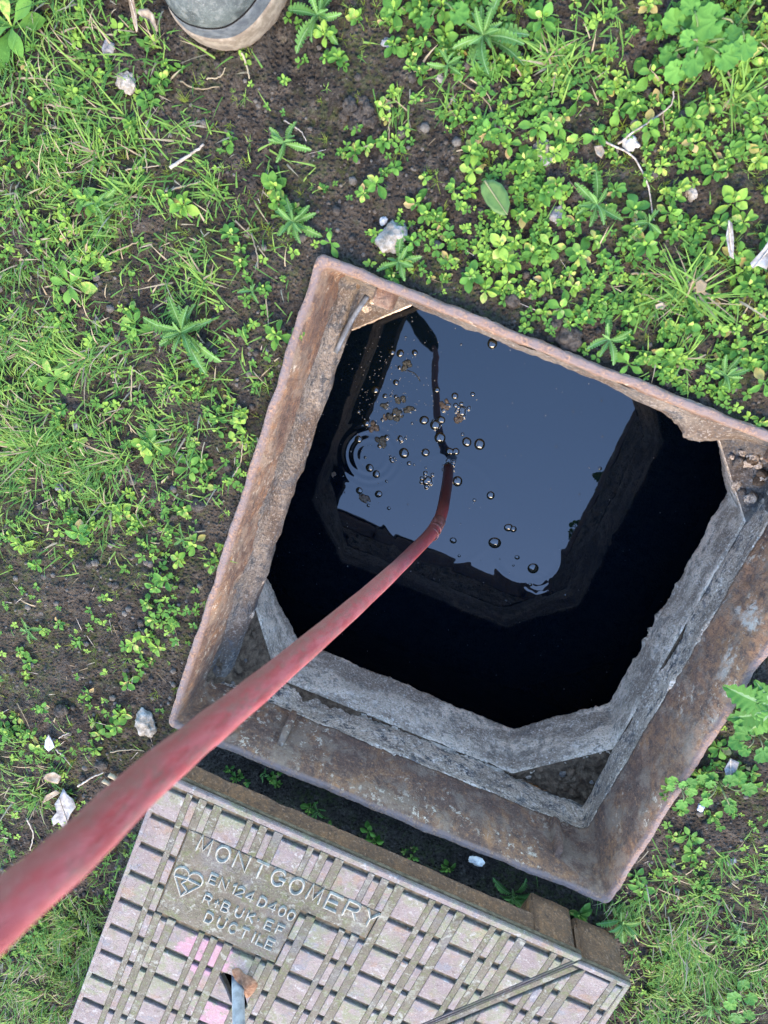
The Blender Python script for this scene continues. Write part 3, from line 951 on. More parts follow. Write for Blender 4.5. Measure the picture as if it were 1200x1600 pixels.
shared = {}
nrows = 12
for (s0, s1, k, j) in COLS:
    for r in range(nrows):
        t0 = T0 + ROW * r + .0088; t1 = T0 + ROW * (r + 1) - .0012
        if blank(k, j, r): continue
        rect = [(s0, t0), (s1, t0), (s1, t1), (s0, t1)]
        for fn in (lambda q: piece1(q, .0022), lambda q: piece2(q, .0150, .008)):
            q = fn(rect)
            if area(q) < 2.2e-5: continue
            if near_hole(s0, s1, t0, t1):
                hm = mesh_of('raised_pad', *prism(xy(q), ZT - .0078, ZT, .0008), [M['iron']], False)
                hm = boolean(hm, cutter); hm.materials.clear(); hm.materials.append(M['iron'])
                if len(hm.polygons): add('raised_pad', hm, cover)
                continue
            if abs(area(q) - (s1 - s0) * (t1 - t0)) < 1e-9:
                kk = 'wide' if j == 0 else 'narrow'
                if kk not in shared:
                    w_, h_ = (s1 - s0) / 2, (t1 - t0) / 2
                    shared[kk] = mesh_of('raised_pad', *prism([(-w_, -h_), (w_, -h_), (w_, h_), (-w_, h_)], -.0078, 0.0, .0008), [M['iron']], False)
                add('raised_pad', shared[kk], cover, ((s0 + s1) / 2, -(t0 + t1) / 2, ZT - .0004 * random.random()), (random.uniform(-.012, .012), random.uniform(-.012, .012), random.uniform(-.01, .01)))
            else:
                cpart('raised_pad', prism(xy(q), ZT - .0078, ZT, .0008), M['iron'])

# the olive bars that run between the columns of pads
for k in range(8):
    s = S0 + PERIOD * k
    for c0, c1 in ((.0355, .0440), (.0535, .0645), (.0740, .0865)):
        lo, hi = s + c0 + .0002, s + c1 - .0002
        spans = [(T0 - .001, DEP - .01)]
        j = 0 if c0 < .05 else (1 if c0 < .07 else 2)
        if (k == 0 and j >= 1) or (k == 1): spans = [(T0 - .001, T0 + ROW), (T0 + ROW * 4 + .001, DEP - .01)]
        elif k == 2: spans = [(T0 - .001, T0 + ROW), (T0 + ROW * (4 if j < 2 else 2) + .001, DEP - .01)]
        elif k == 3 and j < 2: spans = [(T0 - .001, T0 + ROW), (T0 + ROW * 2 + .001, DEP - .01)]
        for a_, b_ in spans:
            for fn in (lambda q: piece1(q, .0022), lambda q: piece2(q, .0150, .006)):
                q = fn([(lo, a_), (hi, a_), (hi, b_), (lo, b_)])
                if area(q) < 3e-5: continue
                o_ = cpart('bar', prism(xy(q), ZT - .0078, ZT - .0005, .0006), M['olive'])
                if lo < .236 and hi > .179 and a_ < .34 and b_ > .275:
                    hm = boolean(o_.data, cutter); hm.materials.clear(); hm.materials.append(M['olive']); o_.data = hm

# lettering panel and raised letters
ZP = ZT - .0013
panel = [(.0602, .0648), (.3388, .0648), (.3388, .1180), (.2428, .1180), (.2428, .2250), (.0602, .2250)]
cpart('lettering_panel', prism(xy(panel), ZT - .0078, ZP, .0022), M['olive'])


def arc(cx_, cy_, rx, ry, a0, a1, n=12):
    return [(cx_ + rx * math.cos(math.radians(a)), cy_ + ry * math.sin(math.radians(a))) for a in np.linspace(a0, a1, n)]


GL = {'M': [[(0, 1), (.08, 0), (.5, .85), (.92, 0), (1, 1)]], 'O': [arc(.5, .5, .5, .5, 0, 360, 20)], 'N': [[(0, 1), (0, 0), (1, 1), (1, 0)]],
      'T': [[(0, 0), (1, 0)], [(.5, 0), (.5, 1)]], 'G': [arc(.5, .5, .5, .5, -40, -320, 16), [(.55, .55), (1, .55), (.97, .85)]],
      'E': [[(1, 0), (0, 0), (0, 1), (1, 1)], [(0, .5), (.85, .5)]], 'R': [[(0, 1), (0, 0), (.6, 0)] + arc(.6, .26, .38, .26, -90, 90, 8) + [(0, .52)], [(.5, .52), (1, 1)]],
      'Y': [[(0, 0), (.5, .5), (1, 0)], [(.5, .5), (.5, 1)]], '1': [[(.2, .2), (.55, 0), (.55, 1)]], '2': [arc(.5, .28, .45, .28, -180, 20, 9) + [(0, 1), (1, 1)]],
      '4': [[(.75, 1), (.75, 0), (0, .68), (1, .68)]], 'D': [[(0, 0), (0, 1), (.4, 1)] + arc(.4, .5, .6, .5, 90, -90, 10) + [(0, 0)]], '0': [arc(.5, .5, .45, .5, 0, 360, 18)],
      'B': [[(0, 0), (0, 1), (.6, 1)] + arc(.6, .74, .4, .26, 90, -90, 7) + [(0, .48)], [(.55, .48)] + arc(.55, .24, .36, .24, 90, -90, 7) + [(0, 0)]],
      '+': [[(.5, .2), (.5, .95)], [(.15, .5), (.85, .5)]], 'U': [[(0, 0), (0, .6)] + arc(.5, .6, .5, .4, 180, 0, 9)[0:] + [(1, 0)]], 'K': [[(0, 0), (0, 1)], [(1, 0), (0, .55)], [(.25, .42), (1, 1)]],
      '.': [[(.5, .42), (.5, .56)]], 'F': [[(1, 0), (0, 0), (0, 1)], [(0, .5), (.8, .5)]], 'C': [arc(.5, .5, .5, .5, -45, -315, 14)], 'I': [[(.5, 0), (.5, 1)]], 'L': [[(0, 0), (0, 1), (1, 1)]]}


def ridge(line, hw, hh, z):
    P = np.asarray(line, float)
    V, F = [], []
    for i in range(len(P)):
        a = P[max(i - 1, 0)]; b = P[min(i + 1, len(P) - 1)]
        if 0 < i < len(P) - 1:
            d0 = (P[i] - a) / (np.linalg.norm(P[i] - a) + 1e-9); d1_ = (b - P[i]) / (np.linalg.norm(b - P[i]) + 1e-9)
            dd = d0 + d1_
            if np.linalg.norm(dd) < .3: dd = d1_
        else: dd = b - a
        dd = dd / (np.linalg.norm(dd) + 1e-9); n = np.array([-dd[1], dd[0]])
        k = 1.0
        if 0 < i < len(P) - 1: k = min(1.6, 1 / max(.5, abs(np.dot(dd, d1_))))
        for off, zz in ((-hw * k, 0), (-hw * .35 * k, hh), (hw * .35 * k, hh), (hw * k, 0)):
            q = P[i] + n * off; V.append((q[0], -q[1], z + zz))
    for i in range(len(P) - 1):
        for j in range(3): F.append((i * 4 + j, i * 4 + j + 1, i * 4 + 5 + j, i * 4 + 4 + j))
    F.append((0, 1, 2, 3)); e = (len(P) - 1) * 4; F.append((e + 3, e + 2, e + 1, e))
    return V, F


def letter(ch, s, t, w, h_, hw=.0012, hh=.0030):
    parts = [ridge([(s + x * w, t + y * h_) for x, y in ln], hw, hh, ZP - .0001) for ln in GL[ch]]
    cpart('letter', join(*parts), M['olive2'])


M['olive2'] = m_plain('worn_letter', (0.175, 0.152, 0.112), (0.30, 0.265, 0.205), 160, 0.75, 0.3, 0.4)
for i, ch in enumerate('MONTGOMERY'):
    letter(ch, .0805 + .0268 * i, .0655 + .001 * (i % 2), .0178, .0270, .0018, .0036)
for ch, s in zip('EN124D400', (.1125, .1280, .1440, .1530, .1675, .1860, .2010, .2155, .2290)):
    letter(ch, s, .1190 + (s - .114) * .03, .0100, .0158, .0014, .0032)
for ch, s in zip('R+BUK.EF', (.116, .130, .143, .163, .180, .1945, .2075, .2240)):
    letter(ch, s, .1560 - (s - .116) * .02, .0098 if ch != '.' else .003, .0160, .0014, .0032)
for ch, s in zip('DUCTILE', (.128, .1465, .164, .181, .195, .2065, .2195)):
    letter(ch, s, .1850, .0105, .0175, .0014, .0032)
# the heart-shaped certification mark
hx = lambda x, y: (.0645 + x * .0415, .1275 + y * .0520)
mark = [[hx(*p) for p in ([(.50, .98), (.03, .38)] + arc(.26, .27, .25, .24, 155, 350, 10) + arc(.74, .27, .25, .24, 190, 385, 10) + [(.97, .38), (.50, .98)])],
        [hx(*p) for p in ((.04, .40), (.50, .34), (.97, .36))], [hx(*p) for p in ((.50, .26), (.50, .36), (.36, .55), (.62, .72), (.50, .96))]]
cpart('emblem', join(*[ridge(q, .0014, .0028, ZP - .0001) for q in mark]), M['olive2'])

# skirt and legs below the top
def wall(poly, z0, z1, inset):
    P = np.array(poly); c = P.mean(0); P = c + (P - c) * (1 - inset / np.linalg.norm(P - c, axis=1).mean())
    out = []
    Q = c + (P - c) * .975
    k = len(P)
    V = [(x, -y, z) for z in (z0, z1) for x, y in P] + [(x, -y, z) for z in (z0, z1) for x, y in Q]
    F = [(i, (i + 1) % k, k + (i + 1) % k, k + i) for i in range(k)] + [(2 * k + i, 3 * k + i, 3 * k + (i + 1) % k, 2 * k + (i + 1) % k) for i in range(k)] + [(i, 2 * k + i, 2 * k + (i + 1) % k, (i + 1) % k) for i in range(k)]
    return V, F


def dense_wall(p, q, z0, z1, th, seed, n=60, notch=True):
    """one side wall of the skirt, its lower edge uneven"""
    p, q = np.array(p, float), np.array(q, float); e = (q - p) / np.linalg.norm(q - p); nn = np.array([-e[1], e[0]])
    V, rows = [], 7
    for side in (0, 1):
        for r in range(rows):
            f = r / (rows - 1)
            for i in range(n):
                x = p + (q - p) * i / (n - 1)
                lowz = z0 + .003 * float(noise(np.array(i * .35), np.array(seed * 1.0), 0, 1, seed, 2))
                z = z1 + (lowz - z1) * f
                off = (0 if side == 0 else th) + (.0012 * float(noise(np.array(x[0] * 60), np.array(x[1] * 60), z * 60, 1, seed + 3, 2)) if side == 0 else 0)
                y = x + nn * off
                V.append((y[0], -y[1], z))
    f1 = grid_faces(n, rows); f2 = grid_faces(n, rows)[:, ::-1] + n * rows
    lo = (rows - 1) * n
    F = [tuple(f) for f in f1] + [tuple(f) for f in f2] + [(lo + i, n * rows + lo + i, n * rows + lo + i + 1, lo + i + 1) for i in range(n - 1)]
    return V, F


cpart('skirt', dense_wall((.004, .004), (.535, .004), ZT - .042, ZT - .0078, .012, 1), M['skirt'], True)
cpart('skirt', dense_wall((.004, DEP), (.004, .004), ZT - .042, ZT - .0078, .012, 2), M['skirt'], True)
cpart('skirt', dense_wall((.60, .012), (.6680, .0125), ZT - .060, ZT - .0078, .012, 3, 20), M['skirt'], True)
cpart('skirt', dense_wall((.668, .0125), (.6975, DEP), ZT - .050, ZT - .0078, .012, 4), M['skirt'], True)


def leg(poly, z0, z1, seed):
    V, F = prism(xy(poly), z0, z1, 0)
    bm = bmesh.new()
    vs_ = [bm.verts.new(v) for v in V]
    for f in F: bm.faces.new([vs_[i] for i in f])
    bmesh.ops.bevel(bm, geom=list(bm.edges), offset=.0022, segments=2, affect='EDGES')
    bmesh.ops.subdivide_edges(bm, edges=list(bm.edges), cuts=3, use_grid_fill=True)
    for v in bm.verts:
        k = .0011 * float(noise(np.array(v.co.x), np.array(v.co.y), v.co.z, 70, seed, 2)); v.co.x += k; v.co.y += k
    me = bpy.data.meshes.new('leg'); bm.to_mesh(me); bm.free(); me.materials.append(M['skirt'])
    me.polygons.foreach_set('use_smooth', [True] * len(me.polygons))
    add('leg', me, cover)


leg([(.532, .003), (.593, .003), (.565, .048), (.532, .048)], .0, ZT - .0085, 1)
leg([(.604, .012), (.6665, .0115), (.668, .050), (.590, .050)], .0, ZT - .0085, 2)
leg([(.004, .60), (.060, .60), (.060, .655), (.004, .655)], .0, ZT - .0085, 4)
leg([(.62, .60), (.69, .60), (.69, .655), (.62, .655)], .0, ZT - .0085, 5)

# orange crust beside the key hole
CRUST = np.array([(.192, .2661), (.1991, .2584), (.211, .2637), (.224, .2646), (.2332, .2725), (.2334, .2889), (.2286, .3043), (.2217, .2956), (.2147, .2850), (.2050, .2783), (.1977, .2753)])
cc_ = CRUST.mean(0); cl_ = spline(np.vstack([CRUST, CRUST[:1]]), 41)[:-1]
cv_ = []
for f_, z_ in ((1.06, -.002), (1.0, .0012), (.86, .0030), (.62, .0042), (.35, .0048), (.08, .0050)):
    for p_ in cl_:
        q_ = cc_ + (p_ - cc_) * f_
        k_ = float(noise(np.array(q_[0]), np.array(q_[1]), 0, 170, 8, 3))
        cv_.append((q_[0] + .0010 * k_ * f_, -(q_[1] - .0010 * k_ * f_), ZT + z_ * (1 + .9 * k_)))
cpart('rust_crust', (cv_, [tuple(f) for f in grid_faces(40, 6, True)] + [tuple(200 + q for q in range(40))]), M['crust'], True)

# lifting key standing in its slot
kb = np.array(cover_world(.2185, .322, ZT - .055))
kp1 = at(371.5, 1541, ZT); kp2 = None
best = None
for hz in np.linspace(.12, .16, 2):
    kp2 = at(375.5, 1680, hz + .03)
top = kp1 + (kp2 - kp1) * 1.75
key_ = thing('lifting_key', 'grey galvanised lifting key standing in the slot of the manhole cover', 'lifting key', tuple(kp1))
bot = kp1 - (kp2 - kp1) * 0.50
V, F = tube([bot, kp1, kp2, top], .0086, 18)
part('shaft', V, F, M['steel'], key_, kp1)
ax = np.cross(top - kp1, [0, 0, 1.0]); ax /= np.linalg.norm(ax)
V, F = tube([top - ax * .07, top + ax * .07], .011, 14)
part('handle', V, F, M['steel'], key_, kp1)

# ------------------------------------------------------------------ hose
hp = [at(701, 728, ZW) - np.array([0.0, 0.0, .06]), at(701, 732, ZW), at_depth(697, 766, 1.265), at_depth(684, 818, 1.15), at_depth(640, 868, 1.00), at_depth(572, 932, .775), at_depth(427, 1056, .505),
      at_depth(246, 1205, .345), at_depth(60, 1376, .252)]
dl = (hp[-1] - hp[-2]) / np.linalg.norm(hp[-1] - hp[-2])
hp += [hp[-1] + dl * .12 + np.array([-.02, .0, .01]), hp[-1] + dl * .26 + np.array([-.10, .05, .03]), hp[-1] + dl * .40 + np.array([-.26, .22, .02]), hp[-1] + dl * .35 + np.array([-.5, .5, -.25])]
sp_ = spline(hp, 240)
# sharpen the bend at the joint
hose = thing('red_hose', 'grimy red rubber hose dipping from the near side into the black water', 'hose', tuple(hp[1]))
wob = 1 + .03 * noise(np.arange(240) * .3, np.zeros(240), 0, 1, 5, 2)
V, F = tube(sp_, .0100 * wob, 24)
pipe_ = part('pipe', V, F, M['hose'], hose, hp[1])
run = np.concatenate([[0], np.cumsum(np.linalg.norm(np.diff(sp_, axis=0), axis=1))])
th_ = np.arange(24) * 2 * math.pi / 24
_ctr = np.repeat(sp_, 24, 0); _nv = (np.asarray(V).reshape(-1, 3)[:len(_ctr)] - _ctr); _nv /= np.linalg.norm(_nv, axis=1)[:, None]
wr_ = _nv @ (np.array([-.55, .70, .25]) / np.linalg.norm([-.55, .70, .25]))  # how far each point faces the side painted as shaded
at2 = pipe_.data.attributes.new('painted_shade_side', 'FLOAT', 'POINT'); at2.data.foreach_set('value', wr_.astype(np.float32))
hc = np.stack([np.tile(np.cos(th_), 240) * .010, np.tile(np.sin(th_), 240) * .010, np.repeat(run, 24)], -1)
at_ = pipe_.data.attributes.new('along', 'FLOAT_VECTOR', 'POINT'); at_.data.foreach_set('vector', hc.ravel())
_i9 = int(np.argmin(np.linalg.norm(sp_ - hp[9], axis=1)))
cq = sp_[_i9 - 3:_i9 + 26]
V, F = tube(cq, .011 + .020 * np.sin(np.linspace(.05, 3.0, len(cq))) ** .5, 18)
part('added_dark_bulge', V, F, M['dark'], hose, hp[1])  # added bulge out of view, there for its dark reflection in the water
i0 = int(np.argmin(np.linalg.norm(sp_ - hp[3], axis=1)))
dT = sp_[i0 + 1] - sp_[i0 - 1]; dT /= np.linalg.norm(dT)
for off, ln, rr in ((0, .016, .0110), (.024, .005, .0112), (.045, .003, .0108)):
    q = [sp_[i0] + dT * (off + x) for x in (-ln, -ln * .8, 0, ln * .8, ln)]
    V, F = tube(q, [.0100, rr, rr, rr, .0100], 24, False)
    part('collar', V, F, M['collar'], hose, hp[1])

# ------------------------------------------------------------------ bubbles and scum on the water
_bub = {}


def bubble_mesh(k, mt='bubble'):
    if k not in _bub:
        V, n, rows = [], 20, 8
        prof = [(1.42, 0.0), (1.16, .02), (1.0, .10)] + [(math.cos(a), (.10 + .27 * math.sin(a))) for a in np.linspace(.2, 1.42, 6)]
        for r, z in prof:
            for j in range(n):
                a = 2 * math.pi * j / n; w = 1 + (.05 * math.sin(2 * a + k) if k else 0)
                V.append((r * w * math.cos(a), r * w * math.sin(a), z))
        V.append((0, 0, .372)); F = [tuple(f) for f in grid_faces(n, len(prof), True)]
        e = (len(prof) - 1) * n; F += [(e + j, e + (j + 1) % n, len(V) - 1) for j in range(n)]
        _bub[k] = mesh_of('bubble', V, F, [M['bubble']])
    return _bub[k]


B2 = [(497, 263, 15), (545, 270, 19), (630, 266, 15), (520, 441, 15), (398, 485, 19), (455, 520, 14), (490, 518, 7), (685, 662, 23), (778, 765, 28), (935, 790, 24), (1010, 803, 28), (567, 855, 26), (693, 852, 21),
      (597, 915, 13), (366, 942, 21), (405, 978, 20), (300, 775, 20), (340, 880, 9), (305, 1075, 18), (418, 1095, 19), (478, 1178, 11), (1075, 1103, 21), (980, 1130, 10), (880, 1020, 26), (865, 520, 17), (870, 575, 14),
      (970, 510, 13), (1085, 212, 25), (465, 1020, 8), (910, 745, 10), (345, 680, 18), (835, 846, 20), (870, 846, 19), (615, 80, 6), (577, 175, 5), (902, 218, 6), (695, 940, 7), (626, 922, 7), (300, 612, 11), (615, 680, 8), (750, 690, 26), (785, 660, 20), (760, 485, 15),
      (255, 845, 6), (210, 990, 6), (590, 1155, 5), (220, 1085, 5)]
B3 = [(515, 748, 19), (540, 756, 15), (443, 827, 27), (227, 815, 15), (560, 903, 12), (643, 960, 24), (628, 1045, 10), (258, 895, 8), (540, 945, 6), (470, 912, 4), (1005, 272, 4), (1000, 87, 4), (852, 142, 4), (765, 325, 5), (992, 440, 9), (503, 1130, 6), (812, 1100, 6), (885, 573, 4)]
WS = [((u * .26667 + 480), (v * .26667 + 480), r * .26667) for u, v, r in B2] + [((u * .3 + 640), (v * .3 + 600), r * .3) for u, v, r in B3]
LAND_W = [((700, 735), 'the hose end'), ((572, 674), 'the brown scum fleck'), ((634, 574), 'the dark scum clump with a thread'), ((620, 650), 'the dark scum patch'), ((708, 640), 'the tan scum raft'), ((770, 536), 'the upper rim edge'),
          ((830, 885), 'the wide curved ripple'), ((560, 716), 'the ripple rings'), ((665, 748), 'the froth cluster'), ((570, 780), 'the long brown fleck')]
ORD = ['nearest', 'second nearest', 'third nearest', 'fourth nearest', 'fifth nearest', 'sixth nearest', 'seventh nearest', 'eighth nearest', 'ninth nearest', 'tenth nearest']
SECT = ['to the right of', 'below', 'to the left of', 'above']


def rank_labels(pts, land, noun, descr):
    """a label for each point: which of its kind it is on one side of the landmark it lies closest to"""
    P = np.array(pts, float); out = [None] * len(P); used = set()
    Lm = np.array([l[0] for l in land], float)
    D = np.linalg.norm(P[:, None] - Lm[None], axis=2)
    A = np.arctan2(P[:, None, 1] - Lm[None, :, 1], P[:, None, 0] - Lm[None, :, 0])
    S = (np.round(A / (math.pi / 2)).astype(int)) % 4
    rank = np.zeros_like(S)
    for j in range(len(Lm)):
        for s in range(4):
            idx = np.where(S[:, j] == s)[0]; o = idx[np.argsort(D[idx, j])]
            rank[o, j] = np.arange(len(o))
    for i in range(len(P)):
        js = [j for j in range(len(Lm)) if rank[i, j] < len(ORD)] or [int(np.argmin(rank[i]))]
        j = min(js, key=lambda j: D[i, j] * (1 + .35 * rank[i, j]))
        rk = int(rank[i, j])
        o = ORD[rk] if rk < len(ORD) else 'number %d' % (rk + 1)
        out[i] = f"{descr[i]} {noun}, {o} {SECT[S[i, j]]} {land[j][1]}"
    return out


desc = ['large dark-rimmed' if r > 6.2 else 'small glinting' if r > 3.6 else 'tiny' for _, _, r in WS]
labs = rank_labels([(u, v) for u, v, _ in WS], LAND_W, 'bubble', desc)
for i, (u, v, r) in enumerate(WS):
    p = at(u, v, ZW)
    s = r / 1110 * np.linalg.norm(p - np.array([0, 0, H])) * (1.05 if r > 4 else .93)
    o = add('bubble', bubble_mesh(i % 4), None, tuple(p - np.array([0, 0, s * .04])), (0, 0, random.uniform(0, 6)), s)
    tag(o, labs[i], 'bubble', 'bubbles floating on the dark water')


def froth(u, v, r, n, label, seed):
    p = at(u, v, ZW); s = r / 1110 * 1.4
    rr = random.Random(seed)
    t = thing('froth_cluster', label, 'froth', tuple(p), rr.uniform(0, 6), 'froth clusters on the dark water')
    for i in range(n):
        a = rr.uniform(0, 6.28); d = s * math.sqrt(rr.random()) * .85 if i > 1 else s * .3 * i
        k = s * (rr.uniform(.34, .42) if i < 2 else rr.uniform(.10, .26))
        add('bubble', bubble_mesh(i % 4), t, (d * math.cos(a), d * math.sin(a), 0), (0, 0, rr.uniform(0, 6)), k)


froth(669, 750, 14, 14, 'round froth cluster with two big bubbles left of the hose end', 1)
froth(699, 728, 14, 14, 'froth collar gathered round the hose where it enters the water', 2)
froth(682, 663, 10, 9, 'oval froth cluster above the hose and below the tan scum', 3)
froth(613, 720, 8, 9, 'grainy froth patch midway between the ripple rings and hose', 4)
froth(627, 687, 9, 8, 'elongated pale froth streak above the ripple rings', 5)
froth(722, 640, 13, 12, 'loose froth patch right of the tan scum raft', 6)
froth(713, 752, 8, 7, 'small froth cluster touching the lower right of the hose end', 7)


def scum(u, v, r, mt, label, seed, thread=False, elong=1.0, ang=0.0):
    p = at(u, v, ZW); s = r / 1110 * 1.4
    rr = random.Random(seed)
    t = thing('scum_clump', label, 'scum', tuple(p), ang, 'scum clumps on the dark water')
    for i in range(7):
        a = rr.uniform(0, 6.28); d = s * rr.uniform(.1, .8)
        v_, f = lump(s * rr.uniform(.25, .5), 2, seed * 10 + i, .5, 2.0, (1.0 * elong, 1.0, .4))
        me = mesh_of('flake', v_ + np.array([d * math.cos(a) * elong, d * math.sin(a), s * .08]), f, [M[mt]])
        add('flake', me, t)
    for i in range(3):
        a = rr.uniform(0, 6.28); d = s * rr.uniform(.2, .9)
        add('bubble', bubble_mesh(i), t, (d * math.cos(a) * elong, d * math.sin(a), s * .1), None, s * rr.uniform(.18, .3))
    if thread:
        q = spline([(s * .3, -s * .6, .001), (s * 1.5, -s * 1.1, .001), (s * 2.3, -s * 2.2, .001)], 10)
        V, F = tube(q, .0009, 5)
        add('thread', mesh_of('thread', V, F, [M['scum_dark']]), t)


scum(633, 572, 10, 'scum_dark', 'dark scum clump trailing a thin thread', 1, True)
scum(624, 625, 9, 'scum_dark', 'black scum clump at the upper end of the scum patch', 2)
scum(617, 650, 11, 'scum_dark', 'largest black scum clump in the middle of the patch', 3, False, 1.2)
scum(600, 652, 7, 'scum_brown', 'small brown oval scum fleck left of the black clump', 4, False, .7)
scum(584, 668, 9, 'scum_brown', 'brown scum fleck just above the ripple rings', 5)
scum(597, 688, 12, 'scum_dark', 'dark lobed scum clump between ripple rings and froth', 6)
scum(640, 641, 7, 'scum_dark', 'loose dark scum crumbs right of the largest clump', 7, False, 1.6)
scum(696, 636, 12, 'scum_brown', 'tan scum raft above the hose end', 8, False, .8)
scum(603, 633, 8, 'scum_dark', 'small dark scum clump upper left of the patch', 9)
scum(569, 780, 8, 'scum_brown', 'long brown fleck floating below the ripple rings', 10, False, 1.7, -.9)
scum(521, 742, 6, 'scum_brown', 'brown fleck at the left edge of the sky reflection', 11, False, .6)
scum(718, 655, 9, 'scum_brown', 'pale brown scum patch right of the tan raft', 12)
# fine dust of scum
V, F = [], []
for i in range(420):
    u, v = (random.gauss(610, 45), random.gauss(610, 60)) if i < 220 else (random.uniform(430, 1120), random.uniform(480, 1120))
    p = at(u, v, ZW + .0006); a, b = L(p[0], p[1])
    if not (-.1 < a < .76 and -.1 < b < .76): continue
    s = random.uniform(.0004, .0013); k = len(V); an = random.uniform(0, 6)
    for j in range(5): V.append((p[0] + s * math.cos(an + j * 1.2566) * random.uniform(.5, 1.2), p[1] + s * math.sin(an + j * 1.2566), p[2]))
    F.append(tuple(range(k, k + 5)))
kind(add('floating_dust', mesh_of('floating_dust', V, F, [M['grey_leaf']], False)), 'stuff')['label'] = 'pale specks of dust floating on the water'

# ------------------------------------------------------------------ boot
boot = thing('work_boot', 'scuffed grey-green work boot toe with tan sole standing on bare soil', 'boot', tuple(at(345, -60, -.01)))
BO = at(345, -60, -.01)
out_px = [(253, -95), (252, -50), (254, -10), (260, 20), (272, 45), (293, 66), (318, 76), (342, 79), (368, 75), (394, 58), (416, 33), (434, 3), (450, -40), (456, -95), (448, -160), (436, -230), (428, -300), (400, -350), (350, -366), (300, -350), (274, -300), (268, -230), (260, -160)]
ol = np.array([at(u + 2, v - 13, .012)[:2] for u, v in out_px])
ol = spline(np.vstack([ol, ol[:1]]), 121)[:-1]
sp0, sp1 = at(346, 0, 0)[:2], at(352, -300, 0)[:2]
tt = np.clip(((ol - sp0) @ (sp1 - sp0)) / np.sum((sp1 - sp0) ** 2), 0, 1)
spine = sp0 + tt[:, None] * (sp1 - sp0)
def boot_ring(k, z): return np.concatenate([ol + (spine - ol) * k, np.broadcast_to(z, (len(ol),))[:, None]], 1)
gz0 = -.012
rings = [boot_ring(.03, gz0 - .01), boot_ring(0, gz0), boot_ring(-.01, gz0 + .012), boot_ring(0, gz0 + .024), boot_ring(.015, gz0 + .028), boot_ring(.10, gz0 + .0285)]
part('sole', np.vstack(rings), grid_faces(len(ol), len(rings), True), M['sole'], boot, BO)
n3 = noise(ol[:, 0] * 1, ol[:, 1], 0, 22, 3, 2)
rings = [boot_ring(.04, gz0 + .026), boot_ring(.058, gz0 + .034), boot_ring(.09, gz0 + .044 + .002 * n3), boot_ring(.12, gz0 + .048 + .002 * n3), boot_ring(.16, gz0 + .044)]
part('rand', np.vstack(rings), grid_faces(len(ol), len(rings), True), M['foxing'], boot, BO)
sm_ = boot_ring(.122, gz0 + .0475)
V, F = tube(np.vstack([sm_[:62], sm_[62:63]]), .0011, 6)
part('seam', V, F, M['dark'], boot, BO)
rings = []
for k, z in ((.135, .040), (.125, .048), (.135, .054), (.17, .061), (.25, .069), (.36, .076), (.50, .083), (.66, .088), (.82, .091), (.96, .092)):
    zz = gz0 + z + .05 * smooth(.1, .55, tt) * (z - .04) / .05 + .0022 * noise(ol[:, 0] + k, ol[:, 1], z, 40, 4, 3) - .0016 * np.exp(-((np.sin((spine[:, 1] + ol[:, 1] * .6) * 95) - .9) / .25) ** 2) * smooth(.3, .6, np.array(k))
    rings.append(boot_ring(k, zz))
part('toe_cap', np.vstack(rings), grid_faces(len(ol), len(rings), True), M['boot'], boot, BO)
ca = at(352, -240, 0)[:2]; sh = []
for z, rx in ((.06, .046), (.10, .047), (.14, .043), (.18, .045), (.185, .040), (.12, .036)):
    sh.append([(ca[0] + rx * math.cos(a), ca[1] + rx * 1.25 * math.sin(a), z) for a in np.linspace(0, 2 * math.pi, 32, endpoint=False)])
part('shaft', np.array(sh).reshape(-1, 3), grid_faces(32, len(sh), True), M['boot'], boot, BO)

# ------------------------------------------------------------------ plants
def strip_leaf(name, stations, mats, fold=.25, curl=.3, wave=0.0, rib=False):
    """a leaf along +y: stations (t, half width); edges fold up, the tip curls down; verts across: edge, mid, edge"""
    V, F = [], []
    for i, (t, w) in enumerate(stations):
        zc = .18 * math.sin(t * 2.6) * curl - curl * .35 * t * t
        wv = wave * math.sin(i * 2.1)
        for x, z in ((-w, fold * w + wv), (-w * .45, fold * w * .28), (0, 0), (w * .45, fold * w * .28), (w, fold * w - wv)):
            V.append((x, t, zc + z))
    n = len(stations)
    for i in range(n - 1):
        for j in range(4): F.append((i * 5 + j, i * 5 + j + 1, i * 5 + 6 + j, i * 5 + 5 + j))
    me = mesh_of(name, V, F, mats)
    if rib and len(mats) > 1:
        pass
    return me


def oval(t, w, a=.75, b=1.1): return w * (math.sin(math.pi * min(1, t) ** a) ** b) if 0 < t < 1 else 0.02 * w


oval_st = [(0, .045), (.12, .05), (.24, .11), (.38, .20), (.52, .265), (.64, .285), (.76, .265), (.87, .20), (.95, .11), (1.0, .03)]
LEAF = {m_: [strip_leaf('leaf', [(t, w * k) for t, w in oval_st], [M[m_]], f, c) for k, f, c in ((1, .55, .35), (1.15, .35, .7), (.85, .8, .2))] for m_ in ('leaf', 'young', 'blue_leaf', 'pale')}
spoon_st = [(0, .03), (.2, .04), (.36, .09), (.5, .17), (.64, .22), (.78, .22), (.9, .15), (1.0, .03)]
SPOON = [strip_leaf('leaf', spoon_st, [M['leaf']], .25, c) for c in (.4, .8)]


def lobed(seed):
    rr = random.Random(seed); st = [(0, .04), (.08, .05)]
    k = 9
    for i in range(k):
        t = .12 + .82 * i / k; w = .155 * (math.sin(math.pi * (.10 + .80 * ((i + .5) / k) ** 1.25)) ** .8) * rr.uniform(.85, 1.15)
        st += [(t, w * .42), (t + .026, w * 1.0), (t + .050, w * .92)]
    st += [(.96, .06), (1.0, .01)]
    return st


